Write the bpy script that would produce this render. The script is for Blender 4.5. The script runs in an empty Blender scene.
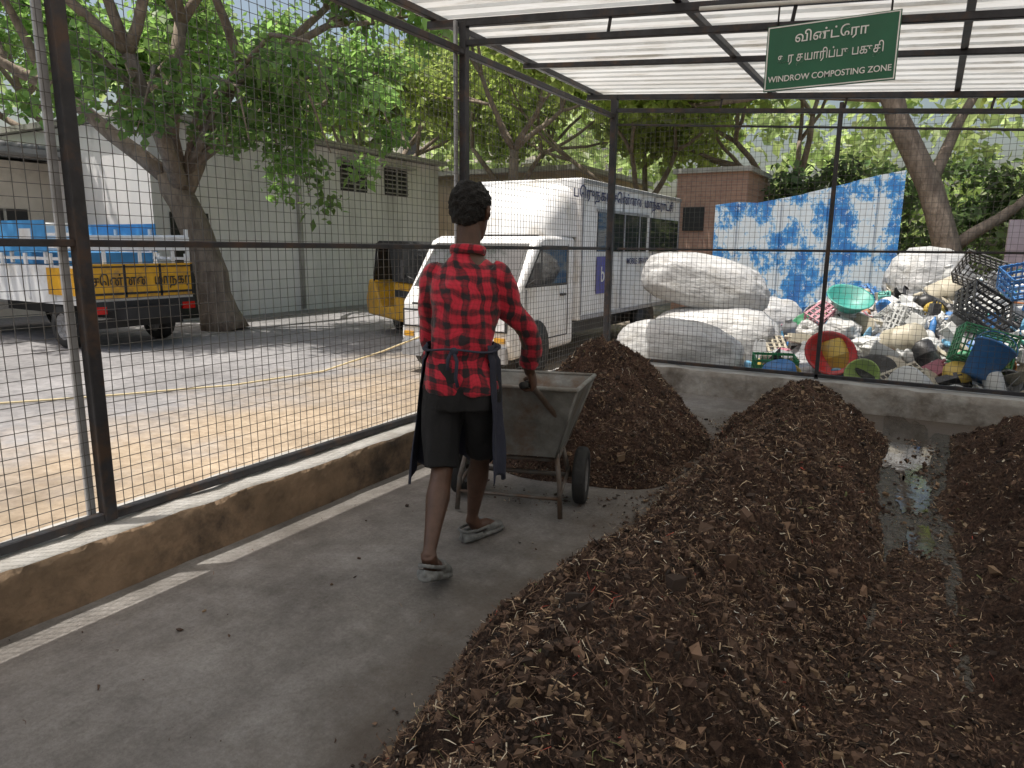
import bpy, math, random, bmesh
import numpy as np
from mathutils import Vector, Matrix, noise
random.seed(11); rng=np.random.default_rng(11)
S=bpy.context.scene; COL=S.collection
rad=math.radians
# ------------------------------------------------------------------ materials
def newmat(name):
    m=bpy.data.materials.new(name); m.use_nodes=True
    nt=m.node_tree; b=nt.nodes['Principled BSDF']; return m,nt,b
def N(nt,t,**k):
    n=nt.nodes.new(t)
    for a,v in k.items(): setattr(n,a,v)
    return n
def c4(c): return (c[0],c[1],c[2],1)
def M(name,c1,c2=None,rough=.8,metal=0,scale=5,bump=0,bscale=40,lo=.35,hi=.65,spec=.5,c3=None,scale3=1.2,stretch=(1,1,1),bdist=.02):
    m,nt,b=newmat(name)
    b.inputs['Roughness'].default_value=rough; b.inputs['Metallic'].default_value=metal
    b.inputs['Specular IOR Level'].default_value=spec
    tc=N(nt,'ShaderNodeTexCoord'); mp=N(nt,'ShaderNodeMapping'); mp.inputs['Scale'].default_value=stretch
    nt.links.new(tc.outputs['Object'],mp.inputs[0])
    if c2 is None: c2=tuple(x*.82 for x in c1)
    n=N(nt,'ShaderNodeTexNoise'); n.inputs['Scale'].default_value=scale; n.inputs['Detail'].default_value=7; n.inputs['Roughness'].default_value=.62
    nt.links.new(mp.outputs[0],n.inputs['Vector'])
    r=N(nt,'ShaderNodeValToRGB'); r.color_ramp.elements[0].position=lo; r.color_ramp.elements[1].position=hi
    r.color_ramp.elements[0].color=c4(c2); r.color_ramp.elements[1].color=c4(c1)
    nt.links.new(n.outputs[0],r.inputs[0]); out=r.outputs[0]
    if c3 is not None:
        n3=N(nt,'ShaderNodeTexNoise'); n3.inputs['Scale'].default_value=scale3; n3.inputs['Detail'].default_value=9; n3.inputs['Roughness'].default_value=.7
        nt.links.new(mp.outputs[0],n3.inputs['Vector'])
        r3=N(nt,'ShaderNodeValToRGB'); r3.color_ramp.elements[0].position=.5; r3.color_ramp.elements[1].position=.66
        nt.links.new(n3.outputs[0],r3.inputs[0])
        mx=N(nt,'ShaderNodeMix',data_type='RGBA'); nt.links.new(r3.outputs[0],mx.inputs[0])
        nt.links.new(out,mx.inputs[6]); mx.inputs[7].default_value=c4(c3); out=mx.outputs[2]
    nt.links.new(out,b.inputs['Base Color'])
    if bump:
        nb=N(nt,'ShaderNodeTexNoise'); nb.inputs['Scale'].default_value=bscale; nb.inputs['Detail'].default_value=8
        nt.links.new(mp.outputs[0],nb.inputs['Vector'])
        bp=N(nt,'ShaderNodeBump'); bp.inputs['Strength'].default_value=bump; bp.inputs['Distance'].default_value=bdist
        nt.links.new(nb.outputs[0],bp.inputs['Height']); nt.links.new(bp.outputs[0],b.inputs['Normal'])
    return m
def add_translucent(m,fac,col):
    nt=m.node_tree; b=nt.nodes['Principled BSDF']
    t=N(nt,'ShaderNodeBsdfTranslucent'); t.inputs[0].default_value=c4(col); ms=N(nt,'ShaderNodeMixShader'); ms.inputs[0].default_value=fac
    nt.links.new(b.outputs[0],ms.inputs[1]); nt.links.new(t.outputs[0],ms.inputs[2]); nt.links.new(ms.outputs[0],nt.nodes['Material Output'].inputs[0])
def Mattr(name,rough=.85,trans=0.0):
    m,nt,b=newmat(name); b.inputs['Roughness'].default_value=rough
    a=N(nt,'ShaderNodeAttribute',attribute_name='Col')
    nt.links.new(a.outputs['Color'],b.inputs['Base Color'])
    if trans:
        t=N(nt,'ShaderNodeBsdfTranslucent'); ms=N(nt,'ShaderNodeMixShader'); ms.inputs[0].default_value=trans
        hs=N(nt,'ShaderNodeHueSaturation'); hs.inputs['Value'].default_value=2.5; hs.inputs['Saturation'].default_value=1.0
        nt.links.new(a.outputs['Color'],hs.inputs['Color']); nt.links.new(hs.outputs[0],t.inputs[0])
        nt.links.new(b.outputs[0],ms.inputs[1]); nt.links.new(t.outputs[0],ms.inputs[2])
        nt.links.new(ms.outputs[0],nt.nodes['Material Output'].inputs[0])
    return m
# ------------------------------------------------------------------ mesh builder
class MB:
    def __init__(s): s.v=[];s.f=[];s.m=[];s.s=[]
    def add(s,vs,fs,m=0,sm=False,T=None):
        o=len(s.v)
        s.v+= [tuple(T@Vector(v)) for v in vs] if T is not None else [tuple(v) for v in vs]
        for f in fs: s.f.append(tuple(i+o for i in f)); s.m.append(m); s.s.append(sm)
    def box(s,c,d,m=0,T=None,tx=1,ty=1):
        x,y,z=c; a,b,h=d[0]/2,d[1]/2,d[2]/2
        vs=[(x-a,y-b,z-h),(x+a,y-b,z-h),(x+a,y+b,z-h),(x-a,y+b,z-h),(x-a*tx,y-b*ty,z+h),(x+a*tx,y-b*ty,z+h),(x+a*tx,y+b*ty,z+h),(x-a*tx,y+b*ty,z+h)]
        s.add(vs,[(3,2,1,0),(4,5,6,7),(0,1,5,4),(1,2,6,5),(2,3,7,6),(3,0,4,7)],m,False,T)
    def prism(s,prof,x0,x1,m=0,T=None):
        n=len(prof); vs=[(x0,y,z) for y,z in prof]+[(x1,y,z) for y,z in prof]
        fs=[tuple(range(n)),tuple(range(2*n-1,n-1,-1))]+[(i,i+n,(i+1)%n+n,(i+1)%n) for i in range(n)]
        s.add(vs,fs,m,False,T)
    def tube(s,pts,R,m=0,n=10,caps=True,T=None,sm=True,flat=1.0):
        pts=[Vector(p) for p in pts]
        if not hasattr(R,'__len__'): R=[R]*len(pts)
        vs=[];fs=[]; t0=(pts[1]-pts[0]).normalized()
        u=t0.orthogonal().normalized() if abs(t0.x)>.9 else (Vector((1,0,0))-t0*t0.x).normalized()
        for i,p in enumerate(pts):
            t=(pts[min(i+1,len(pts)-1)]-pts[max(i-1,0)]).normalized()
            u=(u-t*u.dot(t)).normalized(); w=t.cross(u)
            a,b=(R[i] if hasattr(R[i],'__len__') else (R[i],R[i]*flat))
            for k in range(n):
                q=2*math.pi*k/n; vs.append(p+u*a*math.cos(q)+w*b*math.sin(q))
        for i in range(len(pts)-1):
            for k in range(n):
                k2=(k+1)%n; fs.append((i*n+k,i*n+k2,(i+1)*n+k2,(i+1)*n+k))
        if caps:
            fs.append(tuple(range(n-1,-1,-1))); o=(len(pts)-1)*n; fs.append(tuple(range(o,o+n)))
        s.add(vs,fs,m,sm,T)
    def cyl(s,p0,p1,r,m=0,n=16,r1=None,T=None,sm=True): s.tube([p0,p1],[r,r if r1 is None else r1],m,n,True,T,sm)
    def loft(s,rings,m=0,n=24,T=None):
        vs=[];fs=[]
        for cx,cy,z,a,b in rings:
            for k in range(n):
                q=2*math.pi*k/n; vs.append((cx+a*math.cos(q),cy+b*math.sin(q),z))
        for i in range(len(rings)-1):
            for k in range(n):
                k2=(k+1)%n; fs.append((i*n+k,i*n+k2,(i+1)*n+k2,(i+1)*n+k))
        fs.append(tuple(range(n-1,-1,-1))); o=(len(rings)-1)*n; fs.append(tuple(range(o,o+n)))
        s.add(vs,fs,m,True,T)
    def ell(s,c,r,m=0,n=20,T=None,k=10):
        rings=[]
        for i in range(k+1):
            q=-math.pi/2+math.pi*i/k; rr=max(math.cos(q),.03)
            rings.append((c[0],c[1],c[2]+r[2]*math.sin(q),r[0]*rr,r[1]*rr))
        s.loft(rings,m,n,T)
    def lathe(s,prof,m=0,n=20,T=None,sm=True):
        vs=[];fs=[]
        for r,z in prof:
            for k in range(n):
                q=2*math.pi*k/n; vs.append((r*math.cos(q),r*math.sin(q),z))
        for i in range(len(prof)-1):
            for k in range(n):
                k2=(k+1)%n; fs.append((i*n+k,i*n+k2,(i+1)*n+k2,(i+1)*n+k))
        s.add(vs,fs,m,sm,T)
    def wheel(s,c,r,w,mt=0,mr=1):
        prof=[(r*.62,-w/2),(r*.9,-w/2),(r*.98,-w*.38),(r,-w*.2),(r,w*.2),(r*.98,w*.38),(r*.9,w/2),(r*.62,w/2),(r*.6,w*.3),(r*.6,-w*.3),(r*.62,-w/2)]
        T=Matrix.Translation(c)@Matrix.Rotation(rad(90),4,'Y')
        s.lathe(prof,mt,24,T)
        s.lathe([(.001,-w*.25),(r*.25,-w*.3),(r*.5,-w*.2),(r*.6,-w*.42),(r*.63,-w*.42),(r*.63,w*.42),(r*.6,w*.42),(r*.5,w*.2),(r*.25,w*.3),(.001,w*.25)],mr,20,T)
    def build(s,name,mats,parent=None,bevel=0,loc=None,rotz=0,seg=2):
        me=bpy.data.meshes.new(name); me.from_pydata(s.v,[],s.f)
        for m in mats: me.materials.append(m)
        me.polygons.foreach_set('material_index',s.m); me.polygons.foreach_set('use_smooth',s.s); me.update()
        o=bpy.data.objects.new(name,me); COL.objects.link(o)
        if parent: o.parent=parent
        if loc is not None: o.location=loc
        o.rotation_euler[2]=rotz
        if bevel:
            b=o.modifiers.new('b','BEVEL'); b.width=bevel; b.segments=seg; b.limit_method='ANGLE'; b.angle_limit=rad(35)
        return o
def empty(name,loc,rz=0):
    e=bpy.data.objects.new(name,None); e.location=loc; e.rotation_euler[2]=rz; e.empty_display_size=.2; COL.objects.link(e); return e
def text(name,body,size,loc,rot,mat,parent,ext=.001,sx=1,off=.010):
    cu=bpy.data.curves.new(name,'FONT'); cu.body=body; cu.size=size; cu.align_x='CENTER'; cu.align_y='CENTER'; cu.extrude=ext; cu.offset=size*off
    o=bpy.data.objects.new(name,cu); o.location=loc; o.rotation_euler=rot; o.scale=(sx,1,1); cu.materials.append(mat); COL.objects.link(o); o.parent=parent; return o
def npmesh(name,V,F,mats,col=None,parent=None,smooth=False):
    k=F.shape[1]; me=bpy.data.meshes.new(name); me.vertices.add(len(V)); me.vertices.foreach_set('co',V.astype(np.float32).ravel())
    me.loops.add(F.size); me.loops.foreach_set('vertex_index',F.astype(np.int32).ravel())
    me.polygons.add(len(F)); me.polygons.foreach_set('loop_start',np.arange(0,F.size,k,dtype=np.int32))
    me.polygons.foreach_set('use_smooth',np.full(len(F),smooth))
    for m in mats: me.materials.append(m)
    if col is not None:
        a=me.color_attributes.new('Col','FLOAT_COLOR','CORNER')
        cc=np.ones((F.size,4),np.float32); cc[:,:3]=np.repeat(col,k,axis=0); a.data.foreach_set('color',cc.ravel())
    me.update(calc_edges=True); me.validate()
    o=bpy.data.objects.new(name,me); COL.objects.link(o)
    if parent: o.parent=parent
    return o
def voxel(o,size,it=4,wr=None,sm=.5):
    m=o.modifiers.new('r','REMESH'); m.mode='VOXEL'; m.voxel_size=size
    s=o.modifiers.new('s','SMOOTH'); s.iterations=it; s.factor=sm
    dg=bpy.context.evaluated_depsgraph_get(); dg.update()
    me=bpy.data.meshes.new_from_object(o.evaluated_get(dg)); mats=list(o.data.materials)
    o.modifiers.clear(); o.data=me
    me.materials.clear()
    for x in mats: me.materials.append(x)
    me.polygons.foreach_set('material_index',[0]*len(me.polygons)); me.polygons.foreach_set('use_smooth',[True]*len(me.polygons))
    if wr:
        nn=[v.normal.copy() for v in me.vertices]
        for v,q in zip(me.vertices,nn): v.co+=q*wr(v.co)
    me.update(); return o
# ------------------------------------------------------------------ person
PH=rad(17.5); PL=(-1.765,2.56,0)
pe=empty('man_pushing_wheelbarrow',PL,PH)
mSW=M('sign_white',(.85,.85,.83),None,.4)
mSkin=M('skin',(.10,.05,.032),(.07,.035,.022),.5,scale=20,bump=.08,bscale=60)
mShort=M('shorts_black',(.014,.014,.016),(.008,.008,.009),.85,bump=.2,bscale=80)
mApron=M('apron_navy',(.028,.032,.055),(.018,.020,.036),.8,bump=.25,bscale=80)
mClog=M('clog_rubber',(.22,.23,.225),(.12,.12,.115),.6,scale=25)
mHair=M('hair',(.008,.007,.007),(.004,.004,.004),.75,bump=1.0,bscale=160)
def plaid():
    m,nt,b=newmat('plaid_shirt'); b.inputs['Roughness'].default_value=.85; b.inputs['Sheen Weight'].default_value=.15
    tc=N(nt,'ShaderNodeTexCoord'); nz=N(nt,'ShaderNodeTexNoise'); nz.inputs['Scale'].default_value=6; nz.inputs['Detail'].default_value=4; nt.links.new(tc.outputs['Object'],nz.inputs[0])
    vm=N(nt,'ShaderNodeVectorMath',operation='MULTIPLY_ADD'); vm.inputs[1].default_value=(.12,.12,.12); nt.links.new(nz.outputs['Color'],vm.inputs[0]); nt.links.new(tc.outputs['Object'],vm.inputs[2])
    def stripe(coef,per,th,soft=.12):
        a=N(nt,'ShaderNodeVectorMath',operation='DOT_PRODUCT'); a.inputs[1].default_value=coef; nt.links.new(vm.outputs[0],a.inputs[0])
        k=N(nt,'ShaderNodeMath',operation='MULTIPLY'); k.inputs[1].default_value=2*math.pi/per; nt.links.new(a.outputs['Value'],k.inputs[0])
        s=N(nt,'ShaderNodeMath',operation='SINE'); nt.links.new(k.outputs[0],s.inputs[0])
        g=N(nt,'ShaderNodeMapRange'); g.inputs[1].default_value=th; g.inputs[2].default_value=th+soft; nt.links.new(s.outputs[0],g.inputs[0]); return g.outputs[0]
    a=stripe((1,.35,.06),.075,.1,.4); c=stripe((.12,.1,1),.065,.15,.4); a2=stripe((1,.35,0),.019,.45); c2=stripe((.12,.1,1),.016,.45)
    ad=N(nt,'ShaderNodeMath',operation='ADD'); nt.links.new(a,ad.inputs[0]); nt.links.new(c,ad.inputs[1])
    d2=N(nt,'ShaderNodeMath',operation='ADD'); nt.links.new(a2,d2.inputs[0]); nt.links.new(c2,d2.inputs[1])
    ml=N(nt,'ShaderNodeMath',operation='MULTIPLY_ADD'); ml.inputs[1].default_value=.28; nt.links.new(d2.outputs[0],ml.inputs[0]); nt.links.new(ad.outputs[0],ml.inputs[2])
    hf=N(nt,'ShaderNodeMath',operation='MULTIPLY'); hf.inputs[1].default_value=.45; nt.links.new(ml.outputs[0],hf.inputs[0])
    r=N(nt,'ShaderNodeValToRGB'); e=r.color_ramp.elements; e[0].position=.0; e[0].color=(.55,.018,.045,1); e[1].position=.9; e[1].color=(.018,.010,.014,1)
    x=e.new(.3); x.color=(.38,.014,.03,1); x=e.new(.5); x.color=(.17,.010,.020,1)
    nt.links.new(hf.outputs[0],r.inputs[0]); nt.links.new(r.outputs[0],b.inputs['Base Color'])
    nb=N(nt,'ShaderNodeTexNoise'); nb.inputs['Scale'].default_value=9; nb.inputs['Detail'].default_value=3; nt.links.new(tc.outputs['Object'],nb.inputs[0])
    bp=N(nt,'ShaderNodeBump'); bp.inputs['Strength'].default_value=.7; bp.inputs['Distance'].default_value=.03; nt.links.new(nb.outputs[0],bp.inputs['Height']); nt.links.new(bp.outputs[0],b.inputs['Normal'])
    return m
mPlaid=plaid()
HC=Vector((.005,.165,1.595))
HT=Matrix.Translation(HC)@Matrix.Rotation(rad(-10),4,'X')@Matrix.Rotation(rad(-10),4,'Z')
mb=MB()
mb.loft([(0,0,.80,.13,.10),(0,0,.86,.155,.115),(0,.01,.95,.14,.10),(0,.03,1.05,.125,.095),(0,.06,1.18,.135,.105),(0,.09,1.3,.145,.10),(0,.105,1.37,.11,.08),(0,.118,1.42,.065,.06),(0,.13,1.47,.055,.056),(0,.145,1.55,.054,.06)])
mb.ell((0,-.01,.035),(.074,.092,.088),T=HT)
mb.loft([(0,.035,-.115,.028,.025),(0,.03,-.10,.045,.045),(0,.02,-.06,.06,.065),(0,.01,-.01,.07,.08),(0,0,.04,.074,.088)],T=HT)
mb.tube([(0,.083,.035),(0,.10,.0),(0,.112,-.025),(0,.093,-.035)],[.009,.012,.017,.012],T=HT,n=8)
mb.tube([(-.022,.085,-.06),(0,.094,-.058),(.022,.085,-.06)],[.006,.009,.006],T=HT,n=8)
mb.tube([(-.02,.083,-.072),(0,.092,-.074),(.02,.083,-.072)],[.006,.009,.006],T=HT,n=8)
for s in (-1,1):
    mb.tube([(.075*s,-.005,.03),(.088*s,-.015,.025),(.088*s,-.015,0),(.077*s,0,-.03)],[.011,.014,.012,.008],T=HT,n=8)
    mb.tube([(.05*s,.078,.035),(.02*s,.088,.038)],[.008,.009],T=HT,n=8)
def leg(h,k,a,toe):
    h,k,a,toe=map(Vector,(h,k,a,toe))
    mb.tube([h,h.lerp(k,.4),h.lerp(k,.85),k,k.lerp(a,.15),k.lerp(a,.35),k.lerp(a,.65),k.lerp(a,.9),a],[.088,.078,.056,.05,.048,.054,.038,.028,.032],n=16)
    mb.tube([a+Vector((0,0,.02)),a.lerp(toe,.2)-Vector((0,0,.02)),a.lerp(toe,.6),toe],[.034,.036,.032,.022],n=12)
leg((-.085,0,.87),(-.065,-.07,.47),(-.015,-.41,.185),(-.015,-.25,.055))
leg((.085,0,.87),(.05,.17,.48),(-.015,.23,.095),(.08,.35,.04))
body=mb.build('body',[mSkin],pe); voxel(body,.006,3)
HX=.23
mb=MB()
for s in (-1,1):
    ex=.212 if s<0 else .258
    mb.tube([(.15*s,.105,1.33),(.18*s,.13,1.2),(ex*s,.21,1.06),((ex+.008)*s,.26,.97),((HX+.018)*s,.315,.885),((HX+.02)*s,.345,.85)],[.050,.045,.038,.036,.028,.026],n=16)
    mb.tube([((HX+.019)*s,.335,.865),((HX+.027)*s,.36,.83),((HX+.032)*s,.378,.79),((HX+.03)*s,.385,.765)],[(.020,.030),(.018,.040),(.016,.044),(.012,.042)],n=16)
    for i,(y,L,r) in enumerate(((.412,5,.0098),(.391,6,.0102),(.370,6,.0098),(.350,5,.0085))):
        cz=.80-(y-.27)*.14
        path=[(35,-10),(33,-50),(30,-95),(29,-140),(29,-175),(28,-205)][:L]
        pts=[(HX*s+s*d*.001*math.cos(rad(q)),y,cz+d*.001*math.sin(rad(q))) for d,q in path]
        mb.tube(pts,[r*1.1,r*1.05,r,r*.95,r*.85,r*.75][:L],n=10)
    mb.tube([((HX+.022)*s,.352,.835),((HX+.012)*s,.378,.822),((HX-.007)*s,.402,.812),((HX-.024)*s,.418,.800)],[.014,.0125,.011,.009],n=10)
arms=mb.build('arms_and_hands',[mSkin],pe); voxel(arms,.0032,2)
mb=MB(); mb.ell((0,-.018,.048),(.094,.108,.098),T=HT); mb.ell((0,-.062,.0),(.072,.054,.065),T=HT)
hair=mb.build('hair',[mHair],pe)
voxel(hair,.005,1,lambda c: .010*noise.noise(c*60)+.010*noise.noise(c*25))
bm=bmesh.new(); bm.from_mesh(hair.data); HI=HT.inverted(); dl=[]
for v in bm.verts:
    q=HI@v.co
    if q.y>.045 and q.z<.062-(q.y-.06)*.2: dl.append(v)
bmesh.ops.delete(bm,geom=dl,context='VERTS'); bm.to_mesh(hair.data); bm.free()
mb=MB()
for s in (-1,1): mb.ell((.031*s,.086,.018),(.013,.008,.008),0,12,HT,6); mb.ell((.031*s,.0925,.018),(.005,.003,.005),1,10,HT,5)
mb.build('eyes',[mSW,mHair],pe)
mb=MB()
mb.loft([(0,.005,.815,.176,.144),(0,.005,.83,.178,.146),(0,.0,.89,.168,.138),(0,.015,.97,.154,.126),(0,.035,1.06,.150,.123),(0,.06,1.17,.158,.128),(0,.085,1.28,.164,.123),(0,.10,1.335,.150,.106),(0,.11,1.385,.115,.085),(0,.118,1.41,.080,.072),(0,.125,1.44,.066,.066)],n=32)
for s in (-1,1):
    ex=.207 if s<0 else .258
    mb.tube([(.11*s,.098,1.345),(.148*s,.105,1.325),(.170*s,.118,1.27),(.188*s,.145,1.18),(ex*s,.20,1.08),((ex+.012)*s,.232,1.01),((ex+.008)*s,.270,.95),((HX+.022)*s,.298,.90)],[.055,.062,.062,.056,.052,.050,.047,.046],n=18)
def wr(c):
    f=noise.noise(Vector((c.x*9,c.y*9,c.z*5+c.x*6)))*.018+noise.noise(Vector((c.x*22,c.y*22,c.z*14)))*.008
    if abs(c.z-1.0)<.05 and abs(c.x)<.19: f-=.008*(1-abs(c.z-1.0)/.05)
    return f
shirt=mb.build('shirt',[mPlaid],pe); voxel(shirt,.008,4,wr)
mb=MB(); mb.tube([(.075*math.cos(q),.122+.078*math.sin(q),1.435-.012*math.sin(q)) for q in np.linspace(0,2*math.pi,25)],[(.008,.02)]*25,n=8); mb.build('collar',[mPlaid],pe)
mb=MB()
mb.loft([(0,0,.74,.162,.125),(0,0,.80,.167,.135),(0,0,.88,.160,.128),(0,.005,.95,.145,.115)],n=28)
mb.tube([(-.082,0,.84),(-.082,-.02,.70),(-.076,-.05,.56),(-.070,-.075,.47)],[.096,.092,.084,.078],n=18)
mb.tube([(.082,0,.84),(.08,.07,.70),(.068,.135,.56),(.060,.16,.485)],[.096,.092,.084,.078],n=18)
sh=mb.build('shorts',[mShort],pe); voxel(sh,.008,3,lambda c: noise.noise(Vector((c.x*16,c.y*16,c.z*7)))*.014)
def apron():
    V=[];F=[];na=60;nz=34
    for j in range(nz+1):
        t=j/nz; z=1.03-.60*t
        for i in range(na+1):
            q=rad(-28+236*i/na); fold=.014*math.sin(i*.75+2*t)*(t**.7)+.012*noise.noise(Vector((i*.2,t*3,0)))
            a=.164+.05*t+fold; b=.136+.10*t+fold
            if t<.1: a-=.01; b-=.008
            V.append((a*math.cos(q)+(-.02*t),.02+b*math.sin(q),z+.03*math.sin(i*.4)*t-.02*t))
    for j in range(nz):
        for i in range(na):
            k=j*(na+1)+i; F.append((k,k+1,k+na+2,k+na+1))
    o=npmesh('apron',np.array(V),np.array(F),[mApron],parent=pe,smooth=True)
    s=o.modifiers.new('s','SOLIDIFY'); s.thickness=.003
    mb=MB(); pts=[(.165*math.cos(q),.02+.142*math.sin(q),1.01+.008*math.sin(3*q)) for q in np.linspace(0,2*math.pi,41)]
    mb.tube(pts,[(.014,.005)]*41,n=8,m=0)
    mb.ell((.01,-.126,1.01),(.02,.012,.018),0,12)
    mb.tube([(.01,-.13,1.01),(.03,-.147,.97),(.025,-.150,.90),(.035,-.154,.86)],[(.008,.003)]*4,n=6); mb.tube([(0,-.13,1.01),(-.01,-.146,.98),(-.012,-.15,.93)],[(.008,.003)]*3,n=6)
    mb.build('apron_ties',[mApron],pe)
apron()
def clog(name,heel,toe,lift):
    heel=Vector(heel); toe=Vector(toe); d=(toe-heel); ang=math.atan2(-d.x,d.y)
    T=Matrix.Translation(heel)@Matrix.Rotation(ang,4,'Z')@Matrix.Rotation(-lift,4,'X')
    mb=MB()
    ys=[0,.03,.08,.14,.19,.24,.27,.285]; wd=[.030,.043,.047,.051,.058,.053,.038,.012]
    mb.tube([(0,y,.018) for y in ys],[(w_,.018) for w_ in wd],n=18,T=T)
    mb.tube([(0,y,z) for y,z in ((.13,.054),(.16,.052),(.2,.044),(.24,.036),(.275,.028))],[(.050,.040),(.053,.038),(.055,.030),(.048,.02),(.02,.01)],n=18,T=T)
    mb.tube([(.045,.13,.06),(.047,.06,.062),(.033,.005,.066),(0,-.012,.068),(-.033,.005,.066),(-.047,.06,.062),(-.045,.13,.06)],[(.004,.010)]*7,n=8,T=T)
    mb.tube([(.044,.10,.03),(.041,.03,.034),(0,-.002,.038),(-.041,.03,.034),(-.044,.10,.03)],[(.006,.015)]*5,n=8,T=T)
    o=mb.build(name,[mClog],pe); voxel(o,.004,2)
clog('clog',(-.015,-.465,.105),(-.015,-.20,.105),rad(21)); clog('clog',(-.045,.175,.0),(.085,.42,.0),0)
# ------------------------------------------------------------------ camera, light
cam=bpy.data.cameras.new('camera'); co=bpy.data.objects.new('camera',cam); COL.objects.link(co); S.camera=co
cam.sensor_width=36; cam.lens=24.65; cam.clip_end=1000; cam.clip_start=.05
co.matrix_world=Matrix.Translation((0,0,1.45))@Matrix.Rotation(rad(30.3),4,'Z')@Matrix.Rotation(rad(79),4,'X')@Matrix.Rotation(rad(.6),4,'Z')
ts=Vector((-.24,-.22,1)).normalized()
el=math.asin(ts.z); az=math.atan2(ts.x,ts.y)
w=bpy.data.worlds.new('World'); S.world=w; w.use_nodes=True
sk=w.node_tree.nodes.new('ShaderNodeTexSky'); sk.sky_type='NISHITA'; sk.sun_disc=False; sk.sun_elevation=el; sk.sun_rotation=az%(2*math.pi); sk.dust_density=6.0; sk.air_density=1.5
w.node_tree.links.new(sk.outputs[0],w.node_tree.nodes['Background'].inputs[0]); w.node_tree.nodes['Background'].inputs[1].default_value=.15
sl=bpy.data.lights.new('sun','SUN'); sl.energy=5.0; sl.angle=rad(.5); sl.color=(1,.95,.87)
so=bpy.data.objects.new('sun',sl); so.rotation_euler=ts.to_track_quat('Z','Y').to_euler(); so.location=(0,0,20); COL.objects.link(so)
S.view_settings.view_transform='Standard'; S.view_settings.look='None'; S.view_settings.exposure=0
# ------------------------------------------------------------------ common mats
mPost=M('steel_dark',(.045,.045,.052),(.025,.025,.028),.5,.3,scale=9,bump=.1,c3=(.08,.05,.035),scale3=6)
mGalv=M('steel_grey',(.42,.43,.45),(.28,.28,.29),.45,.4,scale=8)
mWire=M('wire',(.13,.13,.13),(.07,.06,.05),.5,.4)
mRubber=M('rubber',(.035,.035,.035),(.02,.02,.02),.85,bump=.3)
mRim=M('rim',(.35,.35,.36),(.15,.14,.13),.5,.4,scale=20)
mGlass=M('glass_dark',(.03,.035,.04),(.018,.022,.028),.06,0,spec=.8)
mWhite=M('white_paint',(.80,.81,.82),(.72,.72,.71),.32,scale=2.5,c3=(.58,.55,.5),scale3=2.2)
mYel=M('yellow_paint',(.75,.40,.02),(.6,.30,.02),.4,scale=3,c3=(.35,.2,.06),scale3=4)
mBlack=M('black_plastic',(.02,.02,.022),None,.5)
mBlueP=M('blue_paint',(.08,.32,.65),(.05,.24,.5),.45,scale=4)
mLens=M('lamp_glass',(.8,.8,.82),None,.08)
mRed=M('red_lens',(.5,.01,.01),None,.2)
# ------------------------------------------------------------------ ground
def ground():
    m,nt,b=newmat('ground_mat'); b.inputs['Roughness'].default_value=.92
    tc=N(nt,'ShaderNodeTexCoord'); sp=N(nt,'ShaderNodeSeparateXYZ'); nt.links.new(tc.outputs['Object'],sp.inputs[0])
    n=N(nt,'ShaderNodeTexNoise'); n.inputs['Scale'].default_value=.8; n.inputs['Detail'].default_value=10; n.inputs['Roughness'].default_value=.68; nt.links.new(tc.outputs['Object'],n.inputs[0])
    a=N(nt,'ShaderNodeMath',operation='MULTIPLY_ADD'); a.inputs[1].default_value=7.0; nt.links.new(n.outputs[0],a.inputs[0]); nt.links.new(sp.outputs[0],a.inputs[2])
    mr=N(nt,'ShaderNodeMapRange'); mr.inputs[1].default_value=-3.6; mr.inputs[2].default_value=-1.4; nt.links.new(a.outputs[0],mr.inputs[0])
    n2=N(nt,'ShaderNodeTexNoise'); n2.inputs['Scale'].default_value=9; n2.inputs['Detail'].default_value=10; n2.inputs['Roughness'].default_value=.7; nt.links.new(tc.outputs['Object'],n2.inputs[0])
    r1=N(nt,'ShaderNodeValToRGB'); r1.color_ramp.elements[0].position=.3; r1.color_ramp.elements[1].position=.7
    r1.color_ramp.elements[0].color=(.16,.155,.16,1); r1.color_ramp.elements[1].color=(.31,.30,.30,1); nt.links.new(n2.outputs[0],r1.inputs[0])
    r2=N(nt,'ShaderNodeValToRGB'); r2.color_ramp.elements[0].position=.3; r2.color_ramp.elements[1].position=.7
    r2.color_ramp.elements[0].color=(.23,.175,.12,1); r2.color_ramp.elements[1].color=(.42,.34,.25,1); nt.links.new(n2.outputs[0],r2.inputs[0])
    mx=N(nt,'ShaderNodeMix',data_type='RGBA'); nt.links.new(mr.outputs[0],mx.inputs[0]); nt.links.new(r1.outputs[0],mx.inputs[6]); nt.links.new(r2.outputs[0],mx.inputs[7])
    n4=N(nt,'ShaderNodeTexNoise'); n4.inputs['Scale'].default_value=.5; n4.inputs['Detail'].default_value=8; n4.inputs['Roughness'].default_value=.7; nt.links.new(tc.outputs['Object'],n4.inputs[0])
    m4=N(nt,'ShaderNodeMapRange'); m4.inputs[1].default_value=.35; m4.inputs[2].default_value=.6; m4.inputs[3].default_value=.68; m4.inputs[4].default_value=1.1; nt.links.new(n4.outputs[0],m4.inputs[0])
    mm=N(nt,'ShaderNodeMix',data_type='RGBA',blend_type='MULTIPLY'); mm.inputs[0].default_value=1; nt.links.new(mx.outputs[2],mm.inputs[6]); nt.links.new(m4.outputs[0],mm.inputs[7]); nt.links.new(mm.outputs[2],b.inputs['Base Color'])
    bp=N(nt,'ShaderNodeBump'); bp.inputs['Strength'].default_value=.5; bp.inputs['Distance'].default_value=.03; nt.links.new(n2.outputs[0],bp.inputs['Height']); nt.links.new(bp.outputs[0],b.inputs['Normal'])
    mb=MB(); mb.add([(-300,-300,-.15),(300,-300,-.15),(300,300,-.15),(-300,300,-.15)],[(0,1,2,3)]); mb.build('ground',[m])
ground()
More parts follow.
